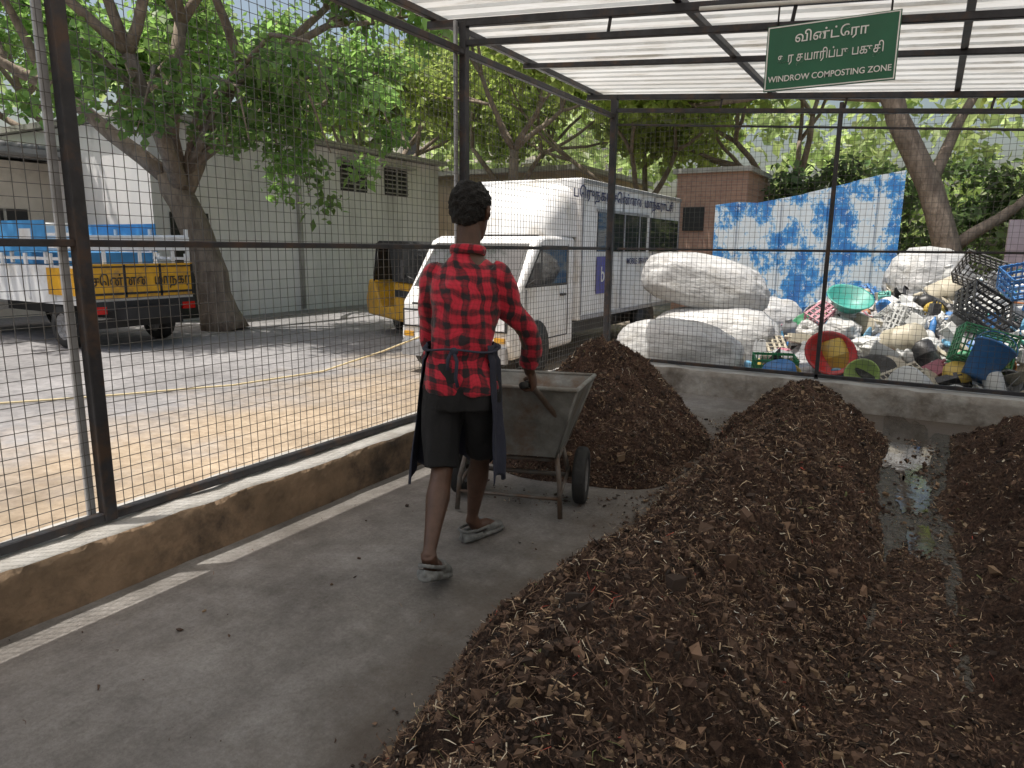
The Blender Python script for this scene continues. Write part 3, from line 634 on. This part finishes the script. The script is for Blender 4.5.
# ------------------------------------------------------------------ pickup
pk=empty('pickup_truck',(-10.6,6.62,-.15),rad(90)); pk.scale=(1.12,1.12,1.12)
mb=MB()
mb.prism([(4.25,.4),(4.3,.75),(4.1,1.05),(3.75,1.72),(2.95,1.76),(2.9,.4)],-.76,.76,0)
mb.build('cab',[mWhite],pk,bevel=.06,seg=3)
mb=MB()
mb.box((0,1.4,.66),(1.56,2.8,.1),0)
for s in (-1,1):
    mb.box((.765*s,1.4,.92),(.03,2.8,.42),0)
    for y in (.1,.75,1.4,2.05,2.7): mb.box((.785*s,y,.98),(.03,.06,.62),0)
    for z in (1.22,1.38,1.54): mb.box((.765*s,1.4,z),(.03,2.8,.04),0)
    for y in (.03,.9,1.8,2.77): mb.box((.765*s,y,1.4),(.035,.05,.5),0)
    mb.box((.79*s,1.75,1.52),(.02,1.9,.42),2)
    for y in (1.3,2.2): mb.box((.803*s,y,1.52),(.006,.3,.2),0)
    mb.box((.803*s,.45,.92),(.012,.8,.36),1)
    mb.wheel((.66*s,.7,.3),.3,.2,3,4); mb.wheel((.68*s,3.6,.3),.3,.18,3,4)
    mb.box((.66*s,-.05,.55),(.2,.04,.1),5)
    mb.box((.765*s,3.3,1.38),(.012,.6,.4),6)
mb.box((0,-.02,.93),(1.56,.04,.46),1); mb.box((0,0,1.36),(1.5,.03,.04),0); mb.box((0,0,1.5),(1.56,.03,.06),0)
for x in (-.5,0,.5): mb.box((x,-.01,1.3),(.04,.03,.4),0)
for x in (-.76,-.26,.26,.76): mb.box((x,-.045,.93),(.03,.012,.44),7)
mb.box((0,-.045,.76),(1.5,.012,.03),7); mb.box((0,-.045,1.12),(1.5,.012,.02),7)
mb.box((0,-.03,.6),(1.56,.06,.12),7); mb.box((0,1.8,.5),(.8,4,.16),7); mb.box((0,.1,.35),(1.3,.04,.12),7)
mb.box((0,2.86,1.25),(1.5,.04,.9),0)
mb.box((0,1.6,1.0),(1.3,1.8,.6),2)
mb.build('cargo_bed',[mWhite,mYel,mBlueP,mRubber,mRim,mRed,mGlass,mBlack],pk)
text('tail_text','சென்னை  மாநகர்',.19,(0,-.055,.93),(rad(90),0,0),mBlack,pk,sx=.8)
# ------------------------------------------------------------------ auto rickshaw
ar=empty('auto_rickshaw',(-8.0,10.3,-.15),rad(62))
mb=MB()
mb.prism([(-1.2,.3),(-1.25,.85),(-1.1,1.0),(-.2,1.0),(-.2,.55),(.45,.5),(.75,.95),(1.0,1.0),(1.2,.6),(1.1,.32)],-.6,.6,0)
mb.build('body',[mYel],ar,bevel=.05,seg=3)
mb=MB()
mb.prism([(-1.2,1.0),(-1.22,1.45),(-1.0,1.68),(.35,1.70),(.62,1.62),(.60,1.58),(-.1,1.62),(-.25,1.0)],-.62,.62,0)
for s in (-1,1):
    mb.tube([(.55*s,.85,.95),(.57*s,.6,1.62)],.02,0,6); mb.wheel((.5*s,-.75,.22),.22,.11,0,2)
    mb.box((.605*s,-.7,.8),(.012,.8,.12),0)
mb.wheel((0,1.0,.22),.22,.11,0,2); mb.prism([(.88,.98),(.64,1.58),(.65,1.60),(.9,1.0)],-.52,.52,1)
mb.box((0,-.5,1.05),(1.1,.5,.4),0); mb.box((0,-1.24,.75),(.8,.02,.16),0); mb.box((0,-1.235,1.3),(.8,.02,.2),1)
for s in (-1,1): mb.box((.45*s,-1.25,.6),(.1,.02,.07),3)
mb.build('hood_and_wheels',[mRubber,mGlass,mRim,mRed],ar)
# ------------------------------------------------------------------ buildings
mWall=M('white_plaster',(.90,.87,.87),(.78,.77,.78),.9,scale=1.3,bump=.2,c3=(.56,.55,.54),scale3=.8,stretch=(1,1,.3))
mBeige=M('beige_plaster',(.66,.61,.53),(.54,.49,.42),.9,scale=1.3,c3=(.38,.35,.3),scale3=.8)
mDarkW=M('dark_opening',(.02,.02,.02),None,.6)
mConcL=M('concrete_trim',(.45,.44,.41),(.32,.31,.28),.9,scale=4)
wbd=empty('white_building',(0,0,0))
mb=MB(); mb.box((-16.5,13.6,1.87),(6.0,9.6,4.05),0); mb.build('walls',[mWall],wbd)
mb=MB(); mb.box((-16.4,13.6,3.98),(6.3,9.9,.12),0)
for y in (14.6,16.35): mb.box((-13.42,y,3.66),(.36,1.25,.05),0)
mb.build('roof_slab',[mConcL],wbd)
mb=MB()
for y in (14.6,16.35):
    mb.box((-13.49,y,3.25),(.03,1.0,.72),0)
    for k in range(6): mb.box((-13.46,y,2.95+.12*k),(.04,1.0,.03),1)
    mb.box((-13.46,y,3.25),(.05,.05,.72),1)
mb.box((-13.49,9.6,1.0),(.03,.9,2.2),0); mb.cyl((-13.42,12.6,-.1),(-13.42,12.6,3.9),.05,1,8)
mb.build('windows',[mDarkW,mConcL],wbd)
ls=empty('low_shed_building',(0,0,0))
mb=MB(); mb.box((-19,3.5,1.5),(4,10.4,3.3),0); mb.build('walls',[mBeige],ls)
mb=MB()
mCor=M('asbestos_sheet',(.30,.30,.30),(.19,.19,.19),.8,scale=3)
for k in range(36): mb.cyl((-16.0,-1.9+k*.3,3.37),(-21.4,-1.9+k*.3,3.75),.06,0,8)
mb.box((-18.7,3.4,3.27),(5.5,10.8,.1),0); mb.build('roof',[mCor],ls)
mb=MB()
for y,zz,hh,wd in ((7.7,1.2,1.9,.9),(6.2,1.9,1.0,1.1),(4.3,1.9,1.0,1.3),(2.0,1.0,2.1,1.2),(0,1.9,1,1.2)): 
    mb.box((-16.98,y,zz),(.05,wd,hh),0); mb.box((-16.96,y,zz),(.06,.05,hh),1); mb.box((-16.96,y,zz),(.06,wd,.04),1)
mb.build('windows',[mDarkW,mConcL],ls)
bb=empty('brown_building',(0,0,0))
mb=MB(); mb.box((-12.3,23,1.8),(5.5,6,4),0); mb.box((-12.3,23,3.85),(6,6.6,.14),1); mb.box((-10.8,19.97,2.2),(1.0,.06,1.2),2); mb.box((-13.2,19.97,2.2),(1.0,.06,1.2),2)
mb.build('walls',[M('brown_plaster',(.45,.36,.27),(.33,.26,.19),.9,scale=2),mConcL,mDarkW],bb)
ap=empty('apartment_building',(0,0,0))
mb=MB(); mb.box((-24,37,4.3),(16,8,9),0)
for fl in range(3):
    mb.box((-24,32.9,3.0+fl*2.8),(16.2,.4,.18),1)
    for k in range(7): mb.box((-30.5+k*2.2,32.98,1.6+fl*2.8),(1.1,.06,1.3),2)
mb.build('walls',[mBeige,mConcL,mDarkW],ap)
def brickmat():
    m,nt,b=newmat('brick_mat'); b.inputs['Roughness'].default_value=.9
    tc=N(nt,'ShaderNodeTexCoord'); mp=N(nt,'ShaderNodeMapping'); mp.inputs['Rotation'].default_value=(rad(90),0,0); nt.links.new(tc.outputs['Object'],mp.inputs[0])
    br=N(nt,'ShaderNodeTexBrick'); br.inputs['Scale'].default_value=4; br.inputs['Color1'].default_value=(.44,.27,.20,1); br.inputs['Color2'].default_value=(.36,.21,.16,1); br.inputs['Mortar'].default_value=(.42,.34,.28,1); br.inputs['Mortar Size'].default_value=.012
    nt.links.new(mp.outputs[0],br.inputs[0]); nt.links.new(br.outputs[0],b.inputs['Base Color']); return m
bk=empty('brick_hut',(0,0,0))
mb=MB(); mb.box((-4.15,16.4,1.45),(1.5,2.0,3.2),0); mb.build('walls',[brickmat()],bk)
mb=MB(); mb.box((-4.15,16.4,3.10),(1.65,2.2,.10),0); mb.box((-4.5,15.38,2.1),(.45,.04,.5),1); mb.build('roof',[mConcL,mDarkW],bk)
def paintmat():
    m,nt,b=newmat('peeling_blue_paint'); b.inputs['Roughness'].default_value=.55
    tc=N(nt,'ShaderNodeTexCoord'); mp=N(nt,'ShaderNodeMapping'); mp.inputs['Scale'].default_value=(1,1,.8); nt.links.new(tc.outputs['Object'],mp.inputs[0])
    def nz(sc,det,ro):
        n=N(nt,'ShaderNodeTexNoise'); n.inputs['Scale'].default_value=sc; n.inputs['Detail'].default_value=det; n.inputs['Roughness'].default_value=ro; nt.links.new(mp.outputs[0],n.inputs[0]); return n.outputs[0]
    r=N(nt,'ShaderNodeValToRGB'); e=r.color_ramp.elements; e[0].position=.475; e[0].color=(.60,.65,.68,1); e[1].position=.52; e[1].color=(.04,.24,.55,1)
    x=e.new(.49); x.color=(.33,.50,.64,1); x=e.new(.60); x.color=(.03,.14,.40,1); x=e.new(.3); x.color=(.45,.48,.50,1); nt.links.new(nz(2.0,12,.74),r.inputs[0])
    r2=N(nt,'ShaderNodeValToRGB'); e=r2.color_ramp.elements; e[0].position=.57; e[0].color=(0,0,0,1); e[1].position=.60; e[1].color=(1,1,1,1); nt.links.new(nz(12,8,.8),r2.inputs[0])
    mx=N(nt,'ShaderNodeMix',data_type='RGBA'); nt.links.new(r2.outputs[0],mx.inputs[0]); nt.links.new(r.outputs[0],mx.inputs[6]); mx.inputs[7].default_value=(.50,.58,.64,1)
    nt.links.new(mx.outputs[2],b.inputs['Base Color']); return m
mb=MB()
top=[2.18,2.22,2.20,2.26,2.32,2.40,2.48,2.56,2.62]
xs=np.linspace(-3.15,-.44,9)
for i in range(8):
    dy=.04*(i%2); z1,z2=top[i],top[i+1]; a,b=xs[i],xs[i+1]+.01
    mb.add([(a,12+dy,-.15),(b,12+dy+.02,-.15),(b,12+dy+.02,z2),(a,12+dy,z1),(a,12.03+dy,-.15),(b,12.05+dy,-.15),(b,12.05+dy,z2),(a,12.03+dy,z1)],[(0,1,2,3),(5,4,7,6),(0,3,7,4),(1,5,6,2),(3,2,6,7)],0)
for x in (-3.0,-1.6,-.5): mb.box((x,12.14,1.0),(.06,.06,2.3),1)
mb.build('painted_sheet_wall',[paintmat(),mGalv])
mb=MB(); mb.box((5.5,13.5,.9),(9,.2,2.1),0); mb.build('compound_wall',[M('faded_wall',(.45,.40,.44),(.32,.27,.3),.9,scale=2)])
mb=MB(); mb.box((2.6,12.6,1.25),(1.6,1.0,.9),0); mb.box((2.6,12.6,1.74),(1.7,1.1,.05),1); mb.box((2.6,12.6,.3),(1.4,.9,.9),1); mb.build('orange_water_tank',[M('orange',(.75,.3,.03),None,.5),mGalv],bevel=.03)
mb=MB(); pts=[(-4.6,7.02,.75),(-5.1,6.8,.45),(-5.6,6.5,.2),(-6.1,6.0,-.02),(-6.7,5.1,-.12),(-7.3,4.2,-.13),(-8.0,3.2,-.13),(-8.8,2.4,-.13),(-10,1.8,-.13)]
P=[]
for i in range(len(pts)-1):
    for t in (0,.25,.5,.75): P.append(Vector(pts[i]).lerp(Vector(pts[i+1]),t)+Vector((0,.06*math.sin(i*1.9+t*2),0)))
mb.tube(P,.012,0,6); mb.build('rope',[M('rope_mat',(.6,.5,.3),None,.9)])
# ------------------------------------------------------------------ waste bags & plastic
mBag=M('woven_bag',(.55,.555,.55),(.40,.40,.40),.42,scale=4,bump=.7,bscale=4,bdist=.05,c3=(.36,.35,.33),scale3=3,stretch=(1,2.2,2.2))
def bag(name,loc,r,rot,parent=None,seed=0,mat=None,lump=1,tilt=0):
    mb=MB(); mb.ell((0,0,0),(1,1,1),0,72,None,48); o=mb.build(name,[mat or mBag],parent)
    for v in o.data.vertices:
        c=v.co.copy(); q=Vector((math.copysign(abs(c.x)**.7,c.x),math.copysign(abs(c.y)**.85,c.y),math.copysign(abs(c.z)**.9,c.z)))
        s=1+lump*(.10*noise.noise(c*1.6+Vector((seed,0,0)))+.04*abs(noise.noise(c*4.0+Vector((seed,3,0))))+.03*noise.noise(Vector((c.x*2,c.y*9,c.z*9))+Vector((seed,0,7)))-.06*abs(noise.noise(Vector((c.x*4+c.z*2,c.y*3,c.z*2.5))+Vector((seed,9,7)))))
        q=Vector((q.x*r[0],q.y*r[1],q.z*r[2]))*s*.92
        if q.z<-r[2]*.75: q.z=-r[2]*.75
        v.co=q
    o.location=loc; o.rotation_euler=(0,tilt+rad(4*math.sin(seed)),rot); return o
bag('recycling_bag',(-2.48,8.15,.21),(.84,.42,.45),rad(2),seed=1,lump=.8)
bag('recycling_bag',(-2.45,9.5,.25),(.98,.50,.50),rad(6),seed=5,lump=.8)
bag('recycling_bag',(-2.62,9.65,.98),(.92,.45,.42),rad(10),seed=7,lump=.8,tilt=rad(9))
bag('recycling_bag',(-1.9,10.7,.25),(.5,.4,.6),rad(30),seed=9)
bag('recycling_bag',(.0,11.0,1.05),(.55,.5,.5),rad(30),seed=13)
pw=empty('plastic_waste_pile',(0,0,0))
cols={'white':(.66,.67,.66),'cream':(.54,.49,.38),'blue':(.05,.2,.5),'sky':(.16,.40,.6),'red':(.55,.03,.03),'green':(.04,.28,.12),'teal':(.06,.36,.30),'black':(.03,.03,.032),'grey':(.30,.31,.32),'yellow':(.6,.42,.08),'orange':(.55,.2,.06),'pink':(.5,.2,.26),'lime':(.35,.5,.14)}
PM={k:M('plastic_'+k,v,tuple(x*.75 for x in v),.45,scale=5,c3=tuple(x*.5+.1 for x in v),scale3=5) for k,v in cols.items()}
def hollow(prof,t=.006): return prof+[(max(r-t,.001),z+(.006 if i==0 else 0)) for i,(r,z) in list(enumerate(prof))[::-1]]
def tmpl(kind):
    mb=MB()
    if kind=='bucket':
        mb.lathe([(.001,0)]+hollow([(.11,0),(.15,.27),(.162,.27),(.162,.285),(.152,.29)])[:-1]+[(.105,.006),(.001,.006)],0,22)
        mb.tube([(.155*math.cos(q),.155*math.sin(q)*.3-.05,.27+.13*math.sin(q)) for q in np.linspace(0,math.pi,12)],.004,0,5)
    elif kind=='basin':
        mb.lathe([(.001,0),(.17,0),(.2,.03),(.27,.14),(.295,.145),(.295,.155),(.265,.15),(.19,.03),(.001,.012)],0,28)
    elif kind=='jerry':
        mb.box((0,0,.16),(.24,.14,.32),0,None,.85,.85); mb.cyl((.06,0,.31),(.06,0,.37),.025,0,12); mb.tube([(-.09,0,.31),(-.08,0,.36),(0,0,.37),(.02,0,.32)],.013,0,8)
    elif kind=='can':
        mb.lathe([(.001,0),(.11,0),(.12,.02),(.12,.22),(.11,.26),(.06,.29),(.05,.33),(.055,.34),(.001,.345)],0,20)
    elif kind=='crate':
        w,d,h=.5,.34,.27
        for s in (-1,1):
            for z in (.02,.09,.16,.25):
                mb.box((0,s*d/2,z),(w,.012,.03),0); mb.box((s*w/2,0,z),(.012,d,.03),0)
            for k in range(9): mb.box((-w/2+w*k/8,s*d/2,h/2),(.012,.014,h),0)
            for k in range(6): mb.box((s*w/2,-d/2+d*k/5,h/2),(.014,.012,h),0)
        for k in range(10): mb.box((-w/2+w*k/9,0,.01),(.014,d,.01),0)
        for k in range(6): mb.box((0,-d/2+d*k/5,.012),(w,.012,.01),0)
    elif kind=='bottle':
        mb.lathe([(.001,0),(.038,0),(.042,.02),(.038,.09),(.042,.12),(.042,.18),(.02,.23),(.014,.24),(.014,.26),(.001,.262)],0,14)
    elif kind=='lid':
        mb.lathe([(.001,0),(.15,0),(.165,.012),(.165,.02),(.15,.018),(.001,.012)],0,22)
    elif kind=='drum':
        mb.lathe([(.001,0),(.2,0),(.22,.03),(.22,.2),(.23,.21),(.22,.22),(.22,.42),(.19,.46),(.001,.46)],0,24)
    elif kind=='scrap':
        n=7
        vs=[(.16*(i/n-.5)*(1+.3*math.sin(j)),.16*(j/n-.5),.045*noise.noise(Vector((i*.6,j*.6,2)))+.03*math.sin(i*1.3+j)) for i in range(n+1) for j in range(n+1)]
        mb.add(vs,[(i*(n+1)+j,(i+1)*(n+1)+j,(i+1)*(n+1)+j+1,i*(n+1)+j+1) for i in range(n) for j in range(n)],0)
    return mb
kinds={k:tmpl(k) for k in ('bucket','basin','jerry','can','crate','bottle','lid','drum','scrap')}
meshes={}
def item(kind,col,loc,rot,sc=1):
    key=(kind,col)
    if key not in meshes:
        o=kinds[kind].build(kind,[PM[col]],pw,bevel=.012 if kind=='jerry' else 0); meshes[key]=o.data
    else:
        o=bpy.data.objects.new(kind,meshes[key]); COL.objects.link(o); o.parent=pw
        if kind=='jerry': 
            b=o.modifiers.new('b','BEVEL'); b.width=.012; b.segments=2
    o.location=loc; o.rotation_euler=rot; o.scale=(sc*.95,sc*(.95 if kind=='crate' else random.uniform(.75,1.0)),sc)
def wh(x,y):
    e=min(1,max(0,(x+2.2)/2.2)); f=min(1,max(0,(y-7.35)/3.2)); g=min(1,max(0,(12-y)/.8))
    return -.14+(.10+.98*f**.85*(.45+.55*e)+.22*max(0,min(1,(x-.3)/1.5))*f)*min(1,e*2)*(.5+.5*g)+.10*noise.noise(Vector((x*1.6,y*1.6,3)))
V=[];F=[]
xs=np.arange(-2.4,6.2,.09); ys=np.arange(7.4,12,.09)
for x in xs:
    for y in ys: V.append((x,y,wh(x,y)+.07*noise.noise(Vector((x*6,y*6,0)))+.05*noise.noise(Vector((x*13,y*13,0)))))
ny=len(ys)
for i in range(len(xs)-1):
    for j in range(ny-1): a=i*ny+j; F.append((a,a+ny,a+ny+1,a+1))
mFilm=M('plastic_film',(.5,.5,.5),(.16,.16,.17),.5,scale=6,bump=.8,bscale=18,c3=(.2,.25,.34),scale3=3)
npmesh('plastic_film',np.array(V),np.array(F),[mFilm],parent=pw,smooth=False)
R=random.Random(4)
kw=['bucket']*3+['basin']*1+['jerry']*6+['can']*6+['crate']*1+['bottle']*5+['lid']*2+['drum']*1+['scrap']*7
cw=['white']*13+['cream']*6+['blue']*2+['sky']*2+['red']*1+['green']*1+['teal']*2+['black']*3+['grey']*6+['yellow']*1+['orange']*1+['pink']*1+['lime']*1
for i in range(640):
    x=R.uniform(-1.70,4.2); y=7.5+3.9*R.random()**.9
    k=R.choice(kw); c=R.choice(cw)
    if k=='scrap': c=R.choice(['white','white','grey','black','cream','sky'])
    item(k,c,(x,y,wh(x,y)+R.uniform(-.06,.07)),(R.uniform(-1.9,1.9),R.uniform(-1.6,1.6),R.uniform(0,6.28)),R.uniform(.55,1.0) if k!='scrap' else R.uniform(.8,2.2))
item('basin','red',(-.84,8.05,.34),(rad(62),rad(8),rad(20)),.95); item('basin','teal',(-.80,9.3,.80),(rad(30),rad(10),.2),.95)
item('crate','blue',(.95,9.4,1.05),(rad(25),rad(-12),rad(20)),1); item('crate','black',(.55,9.9,1.15),(rad(60),rad(20),rad(-20)),1.0); item('crate','black',(.45,9.0,.8),(rad(50),rad(30),rad(30)),1.0)
item('crate','green',(-1.35,8.0,.08),(rad(8),0,rad(20)),.9); item('crate','green',(.5,8.2,.50),(rad(70),rad(15),rad(10)),1.0)
item('bucket','blue',(.48,7.75,.3),(rad(-20),rad(25),0),1.2); item('drum','cream',(-.3,8.6,.45),(rad(70),0,rad(60)),.8)
item('lid','black',(-.35,7.8,.30),(rad(50),0,0),1.2); item('basin','yellow',(-1.15,7.8,.12),(rad(60),0,rad(-20)),.6); item('basin','lime',(-.45,7.75,.22),(rad(70),0,rad(-10)),.6)
for i in range(22):
    x=R.uniform(-1.5,3.0); y=R.uniform(7.9,11.2); bag('film_bag',(x,y,wh(x,y)+.08),(R.uniform(.13,.3),R.uniform(.13,.22),R.uniform(.10,.18)),R.uniform(0,6),pw,seed=i*3.3,mat=PM['white'] if i%3 else mBag,lump=2.2)
# ------------------------------------------------------------------ trees
mBark=M('bark',(.30,.24,.19),(.15,.115,.09),.95,scale=9,bump=1,bscale=22,stretch=(1,1,.35))
mLeaf=Mattr('leaf',.45,.5)
def leafmesh(name,C,Rr,cnt,size,base,parent,seed,var=.35,flat=.7):
    r=np.random.default_rng(seed); C=np.array(C); n=len(C)*cnt
    ci=np.repeat(np.arange(len(C)),cnt); u=r.normal(0,1,(n,3)); u/=np.linalg.norm(u,axis=1)[:,None]
    rr=Rr*(r.random(n)**.45)*np.repeat(r.uniform(.6,1.3,len(C)),cnt); P=C[ci]+u*rr[:,None]*np.array([1,1,flat])
    nrm=r.normal(0,1,(n,3))*.8+np.array([0,0,.7]); nrm/=np.linalg.norm(nrm,axis=1)[:,None]
    t=np.cross(nrm,r.normal(0,1,(n,3))); t/=np.linalg.norm(t,axis=1)[:,None]; t[:,2]-=.3; b=np.cross(nrm,t)
    L=size*r.uniform(.6,1.3,n); W=L*.30
    V=np.stack([P,P+t*(L*.45)[:,None]+b*W[:,None]+nrm*(L*.08)[:,None],P+t*L[:,None],P+t*(L*.45)[:,None]-b*W[:,None]+nrm*(L*.08)[:,None]],1).reshape(-1,3)
    F=np.arange(n*4).reshape(-1,4)
    cb=np.repeat(r.uniform(1-var,1+var,(len(C),1)),cnt,axis=0); yel=r.random((n,1))*np.array([[.05,.03,0]])
    col=np.array(base)[None]*cb*r.uniform(.7,1.35,(n,1))+yel*np.array(base).max()*3
    return npmesh(name,V,F,[mLeaf],col.clip(0,1),parent=parent)
def grow(mb,p,d,L,r,depth,tips,R,up=.06,spread=.65):
    pts=[p.copy()]
    for i in range(4):
        d=(d+Vector((R.gauss(0,.12),R.gauss(0,.12),R.gauss(0,.08)+up))).normalized(); p=p+d*L/4; pts.append(p.copy())
    mb.tube(pts,[r*(1-.09*i) for i in range(5)],0,8 if r>.05 else 5)
    if depth<=1: tips.append(tuple(pts[2])) 
    if depth==0: tips.append(tuple(p)); return
    for k in range(R.choice((2,3,3))):
        a=Vector((R.gauss(0,1),R.gauss(0,1),R.gauss(0,.55))).normalized(); dd=(d+a*spread).normalized()
        grow(mb,p if k else pts[4],dd,L*R.uniform(.62,.82),r*.58,depth-1,tips,R,up,spread)
def tree(name,base,trunk,r,limbs,depth,L,leaf,cnt,Rr,col,seed,spread=.7,r1=.7):
    R=random.Random(seed); e=empty(name,(0,0,0)); mb=MB(); tips=[]
    pts=[Vector(base)]+[Vector(t) for t in trunk]
    P=[]
    for i in range(len(pts)-1):
        for t in (0,.33,.66): P.append(pts[i].lerp(pts[i+1],t)+Vector((R.gauss(0,.03),R.gauss(0,.03),0)))
    P.append(pts[-1]); n=len(P); RR=[r*(1.4 if i==0 else 1.12 if i==1 else 1)*(1-(1-r1)*i/n) for i in range(n)]
    mb.tube(P,RR,0,14)
    for (s,d,l) in limbs: grow(mb,Vector(s),Vector(d).normalized(),l,r*.5,depth,tips,R,.05,spread)
    mb.build('trunk_and_limbs',[mBark],e)
    leafmesh('foliage',tips,Rr,cnt,leaf,col,e,seed); return e
G1=(.11,.19,.055); G2=(.18,.235,.065); G3=(.06,.10,.04)  # second green lightened and desaturated, putting background haze into the leaf colour
e=tree('broad_leaf_tree',(-11.6,8.8,-.2),[(-11.75,8.7,.9),(-12.0,8.55,2.0),(-12.25,8.4,2.7)],.33,
  [((-12.25,8.4,2.6),(-.6,-.45,.75),2.6),((-12.2,8.4,2.7),(-.1,0,1),2.6),((-12.1,8.5,2.3),(.55,.45,.8),2.6),((-12.1,8.5,2.4),(.5,-.6,.75),2.5),((-12.2,8.4,2.7),(.3,.9,.8),2.6)],3,2.2,.18,85,.65,G1,3)
R2=random.Random(8); low=[]; mb=MB()
for (a,b) in (((-10.6,8.6,4.3),(-9.9,9.0,2.6)),((-11.0,9.8,4.4),(-10.6,10.2,2.4)),((-10.6,8.2,4.2),(-9.6,8.0,3.1)),((-11.3,7.6,4.3),(-10.8,6.9,3.2)),((-9.6,9.9,4.6),(-8.6,10.4,3.4)),((-11.9,6.8,4.6),(-11.6,5.9,3.4)),((-9.3,8.3,4.7),(-8.1,8.3,3.7)),((-9.8,8.6,4.4),(-9.0,9.2,3.0))):
    a=Vector(a); b=Vector(b); m_=a.lerp(b,.5)+Vector((.2,0,.3)); mb.tube([Vector((-12,8.5,2.7)),a.lerp(Vector((-12,8.5,2.7)),.4)+Vector((0,0,.3)),a,m_,b],[.07,.055,.04,.025,.01],0,6)
    for k in range(7): low.append(tuple(a.lerp(b,k/6)+Vector((R2.gauss(0,.3),R2.gauss(0,.3),R2.gauss(0,.2)))))
mb.build('drooping_branches',[mBark],e); leafmesh('drooping_foliage',low,.5,75,.17,G1,e,17)
def simple(name,x,y,h,r,seed,col,leaf=.26,cnt=60,Rr=.9,n=4,L=2.2,depth=3,lean=(0,0)):
    R=random.Random(seed); top=(x+lean[0],y+lean[1],h)
    limbs=[(top,(math.cos(6.28*k/n+seed)*.8,math.sin(6.28*k/n+seed)*.8,.8),L*R.uniform(.8,1.15)) for k in range(n)]
    return tree(name,(x,y,-.2),[(x+lean[0]*.5,y+lean[1]*.5,h*.5),top],r,limbs,depth,L,leaf,cnt,Rr,col,seed)
simple('shade_tree',-11.5,20.0,2.8,.2,21,G2)
simple('shade_tree',-7.0,19.0,2.5,.18,22,G2)
simple('shade_tree',-3.6,20.5,2.5,.2,23,G2)
simple('shade_tree',-20.5,11.5,3.4,.25,24,G1)
simple('shade_tree',-17.5,20.5,3.2,.25,25,G2)
simple('shade_tree',3.5,22.5,2.6,.2,26,G2)
simple('shade_tree',-22.5,3.5,3.4,.25,27,G1)
simple('shade_tree',-8.3,14.2,3.6,.14,31,G2,.2,55,.7,4,1.7)
tree('leaning_tree',(.75,15.3,-.2),[(.35,15.3,1.3),(-.15,15.2,2.6),(-.75,15.0,3.8),(-1.2,14.8,4.6)],.24,
  [((-1.2,14.8,4.6),(-.7,-.2,.7),2.0),((-1.0,14.9,4.2),(.4,-.3,.9),2.0),((.3,15.3,1.5),(1.0,.1,.75),1.8),((-.15,15.2,2.6),(.5,.3,.9),1.9),((-1.0,14.9,4.2),(-.9,.5,.3),2.2)],3,2.0,.2,55,.6,G2,41)
r=np.random.default_rng(77)
C=[(r.uniform(-3.3,1.8),r.uniform(16.8,18.4),r.uniform(.2,3.2)) for _ in range(110)]
leafmesh('shrub_mass',C,.55,75,.18,G3,None,78)
C=[(r.uniform(1.0,9),r.uniform(14.2,16.5),r.uniform(.2,3.0)) for _ in range(120)]
leafmesh('shrub_mass',C,.6,70,.18,(.08,.12,.045),None,79)
C=[]
for k in range(400):
    a=r.uniform(-1.25,1.05); D=r.uniform(27,36); x=-math.sin(rad(30.3)-a)*D; y=math.cos(rad(30.3)-a)*D
    if x<-13 and y>30 and y<44 and x>-34: y=30
    C.append((x,y,r.uniform(.5,9.5)*r.uniform(.6,1)))
leafmesh('background_trees',C,1.5,50,.5,(.20,.26,.11),None,80,var=.4)  # far leaves painted paler to stand in for distance haze
